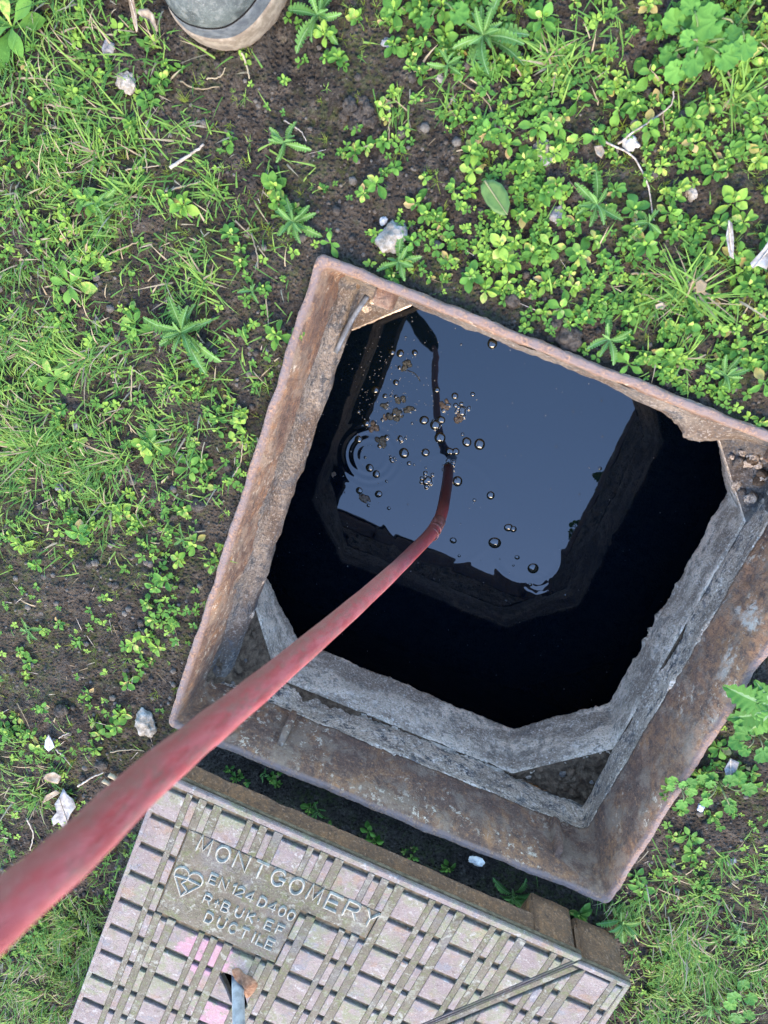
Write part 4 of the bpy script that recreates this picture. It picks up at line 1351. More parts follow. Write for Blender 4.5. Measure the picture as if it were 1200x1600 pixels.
def lobed_leaf(seed):
    """a spiny lobed leaf with a pale raised midrib"""
    st = lobed(seed); V, F = [], []; sw = (.16, -.20, .05)[seed % 3]
    for i, (t, w) in enumerate(st):
        zc = .10 * math.sin(t * 2.8) - .12 * t * t
        spike = (.028 if i % 3 == 1 else 0)
        for x, y, z in ((-w, t + spike, .45 * w + .020 * math.sin(i * 1.7 + seed)), (-w * .5, t, .02 * math.sin(i * 2.3)), (-.011, t, .004), (.011, t, .004), (w * .5, t, .02 * math.sin(i * 2.1)), (w, t + spike, .45 * w - .020 * math.sin(i * 1.9 + seed))):
            V.append((x + sw * t * t, y - .25 * sw * x * t, zc + z))
    for i in range(len(st) - 1):
        for j in range(5): F.append((i * 6 + j, i * 6 + j + 1, i * 6 + 7 + j, i * 6 + 6 + j))
    me = mesh_of('leaf', V, F, [M['thistle'], M['midrib']])
    me.polygons.foreach_set('material_index', [1 if (i % 5) == 2 else 0 for i in range(len(me.polygons))]); me.update()
    return me


THIST = [lobed_leaf(s) for s in (1, 2, 3)]


def round_leaf(seed, mt='blue_leaf'):
    n = 40; V = [(0, 0, 0)]; F = []
    for ring, rr in enumerate((.45, .8, 1.0)):
        for j in range(n + 1):
            a = -math.pi / 2 + .16 + (2 * math.pi - .32) * j / n
            r = rr * (1 + (.07 * math.cos(a * 11 + seed) if ring == 2 else 0) - .10 * math.exp(-((j / n - .5) * 7) ** 2) * 0)
            z = .14 * rr * rr * (1 + .8 * math.cos(a * 5.5 + seed)) - .04 + .05 * abs(math.cos(a * 5.5 + seed)) * rr
            V.append((r * .5 * math.cos(a), .42 + r * .5 * math.sin(a), z * .5))
    V[0] = (0, .12, 0)
    m1 = n + 1
    for j in range(n): F.append((0, 1 + j, 2 + j))
    for ring in range(2):
        for j in range(n): F.append((1 + ring * m1 + j, 1 + (ring + 1) * m1 + j, 2 + (ring + 1) * m1 + j, 2 + ring * m1 + j))
    F += [(0, 1 + m1, 1)] if False else []
    return mesh_of('leaf', V, F, [M[mt]])


ROUND = [round_leaf(s) for s in (0, 1.3, 2.6)]
stem_v, stem_f = tube([(0, 0, -.1), (.02, .01, .5), (0, 0, 1)], [.06, .05, .04], 5)
STEM = mesh_of('stem', stem_v, stem_f, [M['stem']])


def put_leaf(me, root, loc, az, tilt, size, roll=0.0):
    o = bpy.data.objects.new('leaf', me); col.objects.link(o); o.parent = root
    o.location = loc
    o.rotation_euler = (Matrix.Rotation(az, 3, 'Z') @ Matrix.Rotation(tilt, 3, 'X') @ Matrix.Rotation(roll, 3, 'Y')).to_euler()
    o.scale = (size,) * 3
    return o


def make_weed(u, v, size, rr, heads=None, fresh=None):
    p = ground_xyz(u, v)
    root = thing('leafy_weed', None, None, tuple(p), rr.uniform(0, 6.28))
    heads = heads or rr.choice((1, 1, 1, 2, 2, 3))
    main = rr.choice(('leaf', 'leaf', 'leaf', 'young', 'blue_leaf'))
    for hd in range(heads):
        if hd == 0: bx = by = 0
        else:
            a = rr.uniform(0, 6.28); bx, by = size * 1.25 * math.cos(a), size * 1.25 * math.sin(a)
        sz = size * (1 if hd == 0 else rr.uniform(.55, .85)); a0 = rr.uniform(0, 6.28); hgt = sz * rr.uniform(.5, 1.0)
        st = add('stem', STEM, root, (bx * .5, by * .5, 0), (rr.uniform(-.5, .5), rr.uniform(-.5, .5), 0), (sz * .9, sz * .9, hgt))
        lean = (rr.uniform(-.25, .25) * sz, rr.uniform(-.25, .25) * sz)
        for tier, (n, ln, tl, zz, mm) in enumerate(((rr.choice((3, 4, 4)), 1.0, .18, .35, main), (4, .85, .45, .7, main), (rr.choice((2, 3, 4)), .48, .85, .95, 'young'))):
            for i in range(n):
                az = a0 + tier * .78 + 2 * math.pi * i / n + rr.uniform(-.22, .22)
                if rr.random() < .07: continue
                put_leaf(rr.choice(LEAF['pale' if (tier == 0 and rr.random() < .10) else mm]), root, (bx + lean[0] * zz + .06 * sz * math.cos(az + 1.57), by + lean[1] * zz + .06 * sz * math.sin(az + 1.57), hgt * zz), az, tl + rr.uniform(-.40, .35), sz * ln * rr.uniform(.65, 1.18), rr.uniform(-.55, .55))
    return root


WEEDS = [(530, 95), (570, 235), (590, 285), (665, 335), (690, 350), (740, 240), (735, 268), (780, 385), (832, 398), (815, 335), (700, 378), (870, 290), (930, 215), (1030, 262), (905, 400), (955, 415), (985, 398), (1060, 110), (1010, 120), (1008, 200),
         (1075, 190), (1165, 225), (1182, 252), (1110, 272), (1040, 335), (1075, 350), (1140, 320), (1160, 345), (960, 300), (880, 225), (640, 70), (690, 20), (720, 12), (695, 62), (618, 72), (1000, 472), (985, 490), (1080, 472), (1075, 508), (1140, 510), (1168, 445),
         (1125, 562), (1190, 595), (878, 482), (915, 502), (790, 410), (760, 455), (735, 432), (555, 240), (440, 318), (430, 296), (110, 350), (145, 320), (292, 320), (375, 662), (366, 688), (345, 650), (318, 722), (438, 524), (380, 412), (305, 607), (215, 522),
         (232, 690), (310, 842), (282, 872), (232, 940), (243, 962), (215, 1000), (226, 1030), (196, 1112), (185, 1130), (160, 1142), (152, 1168), (95, 972), (48, 1030), (20, 1132), (52, 1142), (64, 1160), (1042, 1226), (1062, 1262), (1050, 1302), (1082, 1322), (1120, 1165),
         (1152, 1195), (1172, 1222), (1110, 1272), (1000, 1382), (620, 20), (655, 5), (840, 40), (1030, 45), (1170, 560), (1040, 545), (940, 470), (850, 440), (700, 410), (655, 322), (1100, 400), (1190, 500), (845, 300), (820, 250), (760, 210), (990, 330), (1130, 250), (1060, 300),
         (255, 130), (235, 160), (100, 640), (125, 690), (60, 880), (40, 850), (130, 830), (195, 800), (140, 1080), (330, 880), (265, 905), (250, 1010), (205, 1060), (270, 830), (900, 345), (1010, 380), (1150, 400), (1120, 350), (1180, 160), (965, 170), (900, 160), (515, 60), (560, 30)]
WEEDS += [(488, 1258), (372, 1210), (520, 1292), (645, 1335), (585, 1312), (905, 1425), (430, 1212), (700, 1352)]
rr = random.Random(21)
wpts = [(u, v, rr.uniform(.0105, .0175)) for u, v in WEEDS]


def on_free_ground(u, v, pad=.012):
    p = at(u, v, -.01); a, b = L(p[0], p[1])
    if -pad < a < SIDE + pad and -pad < b < SIDE + pad: return False
    c, s_ = math.cos(COVER_ANG), math.sin(COVER_ANG)
    dx, dy = p[0] - COVER_TL[0], p[1] - COVER_TL[1]
    s = dx * c + dy * s_; t_ = -(-dx * s_ + dy * c)
    if -.02 < s < .71 and -.02 < t_ < .70: return False
    if 245 < u < 450 and v < 85: return False
    return True


def weed_density(u, v):
    d = .06 + .9 * smooth(540, 720, u) * smooth(700, 520, v - .39 * (u - 700)) + .35 * blob(u, v, (250, 950), 70, 150, 0) + .30 * blob(u, v, (330, 680), 70, 130) + .45 * blob(u, v, (1120, 1230), 90, 110) + .25 * blob(u, v, (1100, 1470), 120, 120) + .2 * blob(u, v, (130, 620), 120, 150) + .15 * blob(u, v, (300, 380), 150, 160)
    return d * (1 - .75 * bare(np.array(u, float), np.array(v, float)))


tries = 0
while len(wpts) < 296 and tries < 20000:
    tries += 1
    u, v = rr.uniform(-40, 1240), rr.uniform(-40, 1640)
    if not on_free_ground(u, v) or rr.random() > weed_density(u, v): continue
    if any((u - a) ** 2 + (v - b) ** 2 < 24 ** 2 for a, b, _ in wpts): continue
    wpts.append((u, v, rr.uniform(.0070, .0135)))
LAND = [((613, 372), 'the white stone'), ((772, 312), 'the fallen oval leaf'), ((345, 40), 'the boot toe'), ((498, 395), "the frame's upper corner"), ((290, 515), 'the widest thistle'), ((755, 65), 'the thistle with pale midribs'),
        ((460, 348), 'the thistle by the frame corner'), ((450, 225), 'the thistle below the boot'), ((1095, 70), 'the scalloped leaves'), ((1075, 455), 'the grass tuft'), ((1185, 400), 'the torn grey leaf'), ((90, 590), 'the spoon-leaved rosette'),
        ((565, 185), 'the heap of clods'), ((300, 245), 'the pale stick'), ((228, 1128), 'the stone by the frame'), ((84, 1158), 'the bluish leaf'), ((105, 1250), 'the withered oak leaf'), ((985, 1545), 'the cover corner'),
        ((935, 1410), "the frame's lowest corner"), ((1165, 1080), 'the ferny grey-green weed'), ((820, 520), "the frame's upper edge"), ((350, 840), "the frame's long side"), ((1155, 90), 'the round ribbed leaf'), ((900, 640 - 240), 'the lobed rosette above the rim'), ((1160, 620), 'the far end of the rim'), ((155, 322), 'the lobed rosette in thin grass'), ((245, 700), 'the plant with three broad leaves'), ((398, 455), 'the small lobed weed by the rust'), ((1030, 428), 'the flat straw blade'),
        ((1005, 200), 'the bent brown stem'), ((1131, 375), 'the narrow leaf skeleton'), ((850, 240), 'the pale crumbly stone'), ((705, 157), 'the tiny white pebble'), ((985, 222), 'the white chip'), ((970, 1432), 'the feathery thistle by the corner'), ((290, 840), 'the small thistle on bare soil'), ((1134, 1190), 'the pale pointed leaf'), ((500, 30), 'the thistle right of the boot'), ((25, 45), 'the glossy rosette in the grass')]
labs = rank_labels([(u, v) for u, v, _ in wpts], LAND, 'leafy weed', ['small' if s < .0105 else 'bushy' for *_, s in wpts])
for i, (u, v, s) in enumerate(wpts):
    o = make_weed(u, v, s, rr); tag(o, labs[i], 'weed', 'leafy weeds growing round the frame')


def rosette(u, v, size, n, rr, label, kind_='thistle'):
    p = ground_xyz(u, v)
    nm = {'thistle': 'thistle_rosette', 'spoon': 'spoon_leaf_rosette', 'round': 'scalloped_leaf_plant'}[kind_]
    root = thing(nm, label, {'thistle': 'thistle', 'spoon': 'rosette plant', 'round': 'leafy plant'}[kind_], tuple(p + np.array([0, 0, .002])), rr.uniform(0, 6.28), {'thistle': 'thistle rosettes in the soil', 'spoon': 'spoon-leaved rosettes in the soil', 'round': 'scalloped-leaved plants'}[kind_])
    for i in range(n):
        az = i * 2.399 + rr.uniform(-.5, .5); k = 1 - .55 * i / n
        if kind_ == 'thistle': put_leaf(rr.choice(THIST), root, (0, 0, .001 + .012 * i / n), az, .10 + .5 * (i / n) + rr.uniform(-.08, .08), size * k * rr.uniform(.55, 1.2), rr.uniform(-.5, .5))
        elif kind_ == 'spoon': put_leaf(rr.choice(SPOON), root, (0, 0, .001 + .006 * i / n), az, .15 + .45 * (i / n), size * (1 - .4 * i / n) * rr.uniform(.85, 1.1), rr.uniform(-.2, .2))
        else:
            d = size * rr.uniform(.3, 1.3); x, y = d * math.cos(az), d * math.sin(az)
            z = rr.uniform(.012, .028)
            put_leaf(rr.choice(ROUND), root, (x, y, z), az - 1.57 + rr.uniform(-.4, .4), rr.uniform(-.25, .3), size * rr.uniform(.65, 1.1), rr.uniform(-.3, .3))
            V, F = tube(spline([(0, 0, 0), (x * .5, y * .5, z * .9), (x, y, z)], 6), .0009, 5)
            add('stalk', mesh_of('stalk', V, F, [M['stem']]), root)
    return root


rr = random.Random(5)
TH_LIST = [(290, 518, .062, 12, 'widest thistle rosette with pale ribs left of the frame'), (755, 62, .056, 12, 'large thistle rosette with pale midribs in the upper weeds'), (462, 348, .036, 11, 'thistle rosette just off the upper frame corner'),
           (448, 226, .032, 8, 'low thistle rosette between the boot and the frame'), (625, 410, .034, 7, 'lobed weed between the white stone and the rim'), (930, 322, .040, 7, 'lobed rosette with broad leaves above the rim'),
           (950, 530, .040, 6, 'lobed rosette leaning over the upper rim edge'), (1130, 585, .040, 7, 'lobed rosette above the far end of the rim'), (398, 455, .028, 6, 'small lobed weed near the rusty side of the frame'), (160, 320, .034, 7, 'lobed rosette in the thin grass'),
           (240, 690, .028, 6, 'narrow lobed rosette in the grass beside the frame'), (970, 1432, .045, 11, 'feathery thistle beside the lowest frame corner'), (800, 1392, .044, 11, 'thistle in the trench between frame and cover'), (498, 1262, .022, 6, 'small dark weed against the cover in the trench'),
           (500, 30, .045, 9, 'thistle rosette right of the boot'), (1110, 1560, .040, 8, 'thistle half hidden in grass right of the cover'), (290, 840, .022, 6, 'small thistle on the bare soil patch'), (1150, 1450, .03, 8, 'feathery thistle in the lower grass'),
           (415, 1205, .018, 5, 'tiny lobed weed in the trench beside the hose'), (1010, 350, .030, 6, 'lobed weed between the clustered leafy weeds'), (50, 980, .026, 6, 'bluish lobed weed on the bare soil'), (700, 105, .026, 6, 'lobed weed left of the large pale thistle')]
for u, v, s, n, lb in TH_LIST: rosette(u, v, s * .86, int(n * 1.5), rr, lb)
SP_LIST = [(92, 588, .030, 7, 'spoon-leaved rosette on bare soil in the grass'), (518, 380, .016, 5, 'tiny spoon-leaved plant on the frame corner'), (25, 45, .045, 8, 'glossy spoon-leaved rosette among the grass'), (115, 445, .030, 6, 'flat spoon-leaved rosette under long grass'), (215, 505, .022, 5, 'small spoon-leaved rosette left of the widest thistle'),
           (245, 700, .030, 4, 'spoon-leaved plant with three broad leaves'), (300, 728, .024, 5, 'spoon-leaved plant beside the rusty frame side'), (1075, 1300, .022, 5, 'spoon-leaved plant between frame and lower grass'), (905, 1420, .020, 5, 'spoon-leaved plant between frame corner and cover'), (375, 1210, .014, 4, 'tiny spoon-leaved plant in the trench under the hose'),
           (980, 568, .022, 5, 'spoon-leaved plant touching the upper rim edge'), (860, 385, .020, 5, 'spoon-leaved plant right of the fallen oval leaf'), (840, 200, .02, 6, 'upright spoon-leaved plant in the upper weeds')]
for u, v, s, n, lb in SP_LIST: rosette(u, v, s, n, rr, lb, 'spoon')
RD_LIST = [(1085, 75, .022, 13, 'plant with big scalloped leaves in the upper weeds'), (1145, 50, .027, 4, 'plant with a round ribbed leaf near the top edge'), (1120, 1215, .018, 9, 'scalloped-leaved plant creeping along the lower frame side'), (1175, 1130, .022, 9, 'scalloped-leaved plant beside the ferny grey-green weed'),
           (1060, 1215, .016, 8, 'scalloped-leaved plant climbing the rusty frame side'), (690, 8, .018, 5, 'scalloped-leaved plant at the top of the weeds'), (1150, 1540, .02, 6, 'scalloped-leaved plant in the grass right of the cover')]
for u, v, s, n, lb in RD_LIST: rosette(u, v, s, n, rr, lb, 'round')
def crinkle(seed):
    # a broad lobed leaf, its blade puckered between the veins
    V, F = [], []; n, mm = 26, 9
    for i in range(n):
        t = i / (n - 1)
        w = .27 * math.sin(math.pi * min(1, .06 + .94 * t ** .8)) ** .8 * (1 + .22 * math.sin(i * 2.1 + seed)) + .012
        for j in range(mm):
            x = (j / (mm - 1) - .5) * 2
            V.append((x * w, t + .06 * (1 - abs(x)) * 0 + .08 * abs(x) ** 1.5, .10 * math.sin(t * 2.8) - .14 * t * t + .022 * math.sin(i * 1.9 + seed) * abs(x) ** .7 + .05 * w * abs(x) - .012 * math.exp(-(x * 5) ** 2)))
    F = [tuple(f) for f in grid_faces(mm, n)]
    me = mesh_of('leaf', V, F, [M['blue_leaf'], M['midrib']])
    me.polygons.foreach_set('material_index', [1 if f[0] % mm in (4,) else 0 for f in F]); me.update()
    return me


CRINKLE = [crinkle(s) for s in (0, 1.0, 2.2)]
# ferny weed: broad puckered lobed leaves
fern = thing('ferny_weed', 'ferny grey-green weed with crinkled leaves hanging over the frame side', 'weed', tuple(ground_xyz(1195, 1090) + np.array([0, 0, .02])))
for az, sz, tl in ((1.15, .085, .1), (1.9, .07, .05), (.6, .06, .2), (2.5, .06, .0), (-2.6, .055, .1), (3.4, .05, .2)):
    o = put_leaf(rr.choice(CRINKLE), fern, (0, 0, .004 * az), az, tl, sz * .72, .1)


# grass, moss spikes, seedlings: nobody could count these
def blades(points, lens, wid, az, lean, bend, segs=3):
    n = len(points)
    ts = np.linspace(0, 1, segs + 1)
    V = np.zeros((n, (segs + 1) * 2, 3))
    d = np.stack([np.cos(az), np.sin(az)], -1); s = np.stack([-np.sin(az), np.cos(az)], -1)
    for i, t in enumerate(ts):
        ang = lean + bend * t
        # integrate roughly
        hor = lens * (np.sin(lean + bend * t * .5)) * t; ver = lens * (np.cos(lean + bend * t * .5)) * t
        w = wid * (1 - t ** 1.6) * .5 + .00008
        c = points + np.concatenate([d * hor[:, None], ver[:, None]], 1)
        V[:, i * 2, :] = c; V[:, i * 2, :2] -= s * w[:, None]
        V[:, i * 2 + 1, :] = c; V[:, i * 2 + 1, :2] += s * w[:, None]
    base = np.arange(n)[:, None, None] * ((segs + 1) * 2)
    q = np.array([[i * 2, i * 2 + 1, i * 2 + 3, i * 2 + 2] for i in range(segs)])
    return V.reshape(-1, 3), (base + q[None]).reshape(-1, 4)


def scatter(n, dens, box=(-.95, 1.05, -1.35, .75), seed=1):
    g = np.random.default_rng(seed); out = []
    tot = 0
    while tot < n:
        x = g.uniform(box[0], box[1], 60000); y = g.uniform(box[2], box[3], 60000)
        z = np.full_like(x, -.01); u, v = project_many(x, y, z)
        a, b = L(x, y)
        ok = ~((a > -.004) & (a < SIDE + .004) & (b > -.004) & (b < SIDE + .004))
        c, s_ = math.cos(COVER_ANG), math.sin(COVER_ANG)
        dx, dy = x - COVER_TL[0], y - COVER_TL[1]; s = dx * c + dy * s_; t_ = -(-dx * s_ + dy * c)
        ok &= ~((s > -.005) & (s < .705) & (t_ > -.005) & (t_ < .67))
        ok &= ~((u > 255) & (u < 438) & (v < 74) & (v > -380))
        ok &= g.random(60000) < dens(u, v, x, y)
        out.append(np.stack([x[ok], y[ok]], -1)); tot += ok.sum()
        if len(out) > 120: break
    p = np.vstack(out)[:n]
    return np.concatenate([p, ground_height(p[:, 0], p[:, 1])[:, None] - .001], 1)


def clumpy(x, y, sc, seed): return smooth(-.15, .45, noise(x, y, 0, sc, seed, 2))


def grass_d(u, v, x, y): return grassy(u, v) ** 1.5 * (.25 + .75 * clumpy(x, y, 28, 71)) * (1 - .8 * bare(u, v))


def stuff(name, V, F, mts, label, idx=None):
    me = mesh_of(name, V, F, mts, True)
    if idx is not None: me.polygons.foreach_set('material_index', idx); me.update()
    o = kind(add(name, me), 'stuff'); o['label'] = label
    return o


g = np.random.default_rng(3)
P = scatter(30000, grass_d, seed=11); n = len(P)
# neighbouring blades lean the same way
azf = 6.28 * noise(P[:, 0], P[:, 1], 0, 9, 72, 2) * 1.3 + g.normal(0, .9, n)
V, F = blades(P, g.uniform(.010, .032, n) * np.where(g.random(n) < .12, 1.6, 1.0), g.uniform(.0012, .0026, n), azf, g.uniform(.35, 1.2, n), g.uniform(.2, 1.0, n))
idx = np.repeat(g.choice([0, 0, 0, 0, 1, 1, 1, 2], n), 3)
stuff('grass', V, F, [M['grass'], M['grass_light'], M['straw']], 'fine green lawn grass thinning out towards the bare soil', idx.astype(np.int32))
# the radial grass tufts
V, F = [], []
pts, az, le, wd, ln_ = [], [], [], [], []
for (u, v, n_, l_) in ((1075, 455, 70, .075), (1030, 470, 30, .05), (320, 440, 40, .05), (335, 300, 45, .04), (190, 720, 40, .06), (60, 700, 60, .08), (170, 790, 30, .06), (860, 90, 50, .045), (1150, 150, 26, .055), (60, 1240, 40, .06), (390, 690, 22, .025), (150, 240, 40, .05), (200, 300, 30, .06), (270, 600, 30, .04), (340, 880, 14, .03), (1060, 560, 30, .05), (700, 165, 30, .03), (400, 590, 16, .03), (985, 1440, 30, .04), (1090, 1400, 40, .05), (620, 170, 20, .03), (130, 560, 40, .06), (1130, 1340, 20, .05)):
    p = ground_xyz(u, v)
    for i in range(n_):
        pts.append(p + np.array([random.gauss(0, .006), random.gauss(0, .006), 0])); az.append(random.uniform(0, 6.28)); le.append(random.uniform(.5, 1.25)); wd.append(random.uniform(.0013, .0028)); ln_.append(l_ * .82 * random.uniform(.4, 1.1))
n = len(pts)
V, F = blades(np.array(pts), np.array(ln_), np.array(wd), np.array(az), np.array(le), g.uniform(.1, .8, n), 4)
stuff('grass_tufts', V, F, [M['grass'], M['grass_light'], M['straw']], 'longer grass blades spreading in tufts over the soil', np.repeat(g.choice([0, 0, 1, 1, 1, 1, 1, 2], n), 4).astype(np.int32))


# starry moss and hair-leaved seedlings
def moss_d(u, v, x, y):
    r = .25 + .55 * smooth(480, 640, u) * smooth(640, 400, v - .39 * (u - 700)) + .5 * blob(u, v, (250, 660), 130, 110) + .4 * blob(u, v, (480, 260), 130, 150) + .3 * blob(u, v, (220, 900), 120, 100) + .3 * smooth(200, 0, u)
    return np.clip(r, 0, 1) * (.06 + .94 * clumpy(x, y, 22, 81)) * (1 - .55 * bare(u, v))


P = scatter(6500, moss_d, seed=21); k = 9
PP = np.repeat(P, k, 0); n = len(PP)
PP[:, :2] += g.normal(0, .0007, (n, 2))
sz = np.repeat(g.uniform(.005, .0125, len(P)), k)
V, F = blades(PP, sz * g.uniform(.6, 1.2, n), g.uniform(.0005, .0010, n), g.uniform(0, 6.28, n), g.uniform(.5, 1.35, n), g.uniform(-.2, .5, n), 2)
stuff('moss', V, F, [M['moss'], M['grass_light']], 'starry green and yellowish moss tufts scattered on the soil', np.repeat(np.repeat(g.choice([0, 0, 1], len(P)), k), 2).astype(np.int32))


# small round-leaved ground cover
def cover_d(u, v, x, y):
    r = .18 + .75 * smooth(560, 760, u) * smooth(680, 480, v - .39 * (u - 700)) + .5 * blob(u, v, (260, 930), 90, 160) + .4 * blob(u, v, (330, 680), 90, 130) + .4 * blob(u, v, (1100, 1300), 120, 140) + .35 * blob(u, v, (1100, 1500), 140, 120) + .42 * smooth(320, 60, u)
    return np.clip(r, 0, 1) * (.10 + .90 * clumpy(x, y, 20, 91)) * (1 - .7 * bare(u, v))


P = scatter(10500, cover_d, seed=31); k = 5
PP = np.repeat(P, k, 0); n = len(PP)
az = np.tile(np.arange(k) * 2 * math.pi / k, len(P)) + np.repeat(g.uniform(0, 6.28, len(P)), k) + g.normal(0, .3, n)
ln_ = np.repeat(g.uniform(.0035, .0085, len(P)), k) * g.uniform(.6, 1.2, n)
rise = np.repeat(g.uniform(.002, .008, len(P)), k)
d = np.stack([np.cos(az), np.sin(az)], -1); s = np.stack([-np.sin(az), np.cos(az)], -1)
VV = np.zeros((n, 7, 3))
for i, (t, w, z) in enumerate(((.08, .0, 0), (.45, -.28, .16), (.45, .28, .16), (.45, 0, .05), (.85, -.22, .12), (.85, .22, .12), (1.05, 0, .0))):
    VV[:, i, :2] = PP[:, :2] + d * (ln_ * t)[:, None] + s * (ln_ * w)[:, None]; VV[:, i, 2] = PP[:, 2] + rise + ln_ * z + ln_ * t * np.repeat(g.uniform(-.1, .5, len(P)), k)
q = np.array([[0, 1, 3], [0, 3, 2], [1, 4, 3], [3, 5, 2], [4, 6, 3], [3, 6, 5]])
F = (np.arange(n)[:, None, None] * 7 + q[None]).reshape(-1, 3)
stuff('ground_cover', VV.reshape(-1, 3), F, [M['leaf'], M['young'], M['blue_leaf']], 'small-leaved seedlings carpeting the soil between weeds', np.repeat(np.repeat(g.choice([0, 0, 1, 2], len(P)), k), 6).astype(np.int32))


# dry litter: thin dead stems and grass bits
def litter_d(u, v, x, y): return .35 + .5 * smooth(400, 100, u)


P = scatter(1000, litter_d, seed=41); n = len(P)
P[:, 2] += .0025
V, F = blades(P, g.uniform(.006, .032, n), g.uniform(.0004, .0010, n), g.uniform(0, 6.28, n), g.uniform(1.40, 1.56, n), g.uniform(-.25, .15, n), 3)
stuff('dry_litter', V, F, [M['straw'], M['twig']], 'thin dry stems and grass litter lying on the soil', np.repeat(g.choice([0, 1], n), 3).astype(np.int32))

# crumbs of soil
P = scatter(9000, lambda u, v, x, y: .25 + .75 * bare(u, v), seed=51)
v0, f0 = lump(1.0, 1, 3, .35, 1.5)
sz = g.uniform(.0008, .0030, len(P)) * g.choice([1, 1, 1, 1, 2.0], len(P))
rot = g.uniform(0, 6.28, len(P)); c, s = np.cos(rot), np.sin(rot)
X = v0[None, :, 0] * c[:, None] - v0[None, :, 1] * s[:, None]; Y = v0[None, :, 0] * s[:, None] + v0[None, :, 1] * c[:, None]
VV = np.stack([P[:, None, 0] + X * sz[:, None], P[:, None, 1] + Y * sz[:, None], P[:, None, 2] + v0[None, :, 2] * sz[:, None] * .8 + .0005], -1)
F = (np.arange(len(P))[:, None, None] * len(v0) + np.array(f0)[None]).reshape(-1, 3)
stuff('soil_crumbs', VV.reshape(-1, 3), F, [M['clod'], M['crumb']], 'loose dark crumbs of soil', np.repeat(g.choice([0, 0, 1], len(P)), len(f0)).astype(np.int32))

# ------------------------------------------------------------------ stones, clods, sticks, dead leaves
def stone(u, v, r, mt, label, seed, squash=(1, .8, .6), name='stone', cat='stone', group=None, amp=.55, z=None):
    p = ground_xyz(u, v) if z is None else at(u, v, z)
    v_, f = lump(r, 4, seed, amp, 1.9, squash)
    o = add(name, mesh_of(name, v_, f, [M[mt]]), None, tuple(p + np.array([0, 0, r * .08])), (0, 0, seed * 1.3))
    tag(o, label, cat, group)


stone(613, 372, .0170, 'white_stone', 'white lump of limestone on the soil above the frame', 2, (.85, 1.1, .6))
stone(228, 1130, .0165, 'white_stone', 'cream and grey stone wedged beside the lower frame corner', 5, (.75, 1.2, .6))
stone(745, 1345, .0085, 'splash', 'small bright white pebble on the lower frame edge', 7, (1.2, .8, .6), z=.0)
stone(170, 76, .008, 'grey_stone', 'small dark grey pebble in the grass near the boot', 8)
stone(985, 222, .009, 'splash', 'white chip of stone under the scalloped leaves', 9, (1, .8, .4))
stone(198, 128, .010, 'white_stone', 'pale flaky fragment in the grass left of the boot', 10, (1, 1.2, .5))
stone(120, 1265 - 600, .006, 'grey_stone', 'small grey pebble in the grass patch', 11)
stone(95, 762, .007, 'grey_stone', 'bluish pebble at the edge of the bare soil', 12)
stone(870, 335, .009, 'grey_stone', 'knobbly grey pebble right of the fallen oval leaf', 13)
stone(848, 232, .010, 'white_stone', 'pale crumbly stone in the upper weeds', 14)
stone(855, 248, .008, 'grey_stone', 'grey pebble just below the pale crumbly stone', 15)
stone(1080, 302, .008, 'white_stone', 'whitish rough pebble among the clustered weeds', 16)
stone(688, 122, .005, 'white_stone', 'small pale pebble left of the large thistle', 17)
stone(708, 157, .004, 'splash', 'tiny white pebble on bare soil by the large thistle', 18)
stone(605, 68, .006, 'grey_stone', 'grey pebble at the upper edge of the weeds', 19)
stone(600, 345, .005, 'splash', 'tiny white chip left of the limestone lump', 20)
stone(1140, 1345, .007, 'grey_stone', 'grey pebble on the bare patch right of the frame', 22)
stone(1095, 1262, .006, 'bluish_leaf', 'light bluish chip on soil below the scalloped leaves', 23, (1, .7, .4))
for i, (u, v, r) in enumerate(((548, 168, .009), (562, 182, .011), (575, 172, .008), (556, 196, .008), (580, 190, .009), (540, 182, .006), (568, 160, .006))):
    stone(u, v, r, 'clod', ['rounded soil clod at the top left of the clod heap', 'largest clod in the middle of the clod heap', 'clod at the upper right of the clod heap', 'clod at the bottom of the clod heap', 'clod at the right edge of the clod heap', 'small clod at the left edge of the clod heap', 'small clod topmost in the clod heap'][i], 40 + i, (1, .9, .8), 'soil_clod', 'soil clod', 'clods heaped on the soil')
for i, (u, v, r, lb) in enumerate(((888, 528, .016, 'broad grey soil clod against the upper rim edge'), (870, 505, .010, 'soil clod above the broad grey clod at the rim'), (800, 470, .009, 'dark soil clod near the middle of the upper rim'), (905, 305, .008, 'dark clod right of the fallen oval leaf'), (460, 1320 - 300, .0, ''), (540, 1325 - 30, .007, 'pebbly clod in the trench beside the cover'), (552, 1302, .006, 'small clod in the trench by the cover'), (1040, 600, .007, 'clod beside the far end of the rim'), (95, 1110, .011, 'smooth clod on the bare soil'), (160, 1195, .010, 'clod by the hose on bare soil'), (310, 790, .010, 'clod near the rusty frame side'), (255, 520, .012, 'crumbly clod beside the widest thistle'), (330, 545, .009, 'crumbly clod between the thistle and frame'))):
    if r > 0: stone(u, v, r, 'clod', lb, 60 + i, (1, .85, .7), 'soil_clod', 'soil clod', 'single clods on the soil', .4)

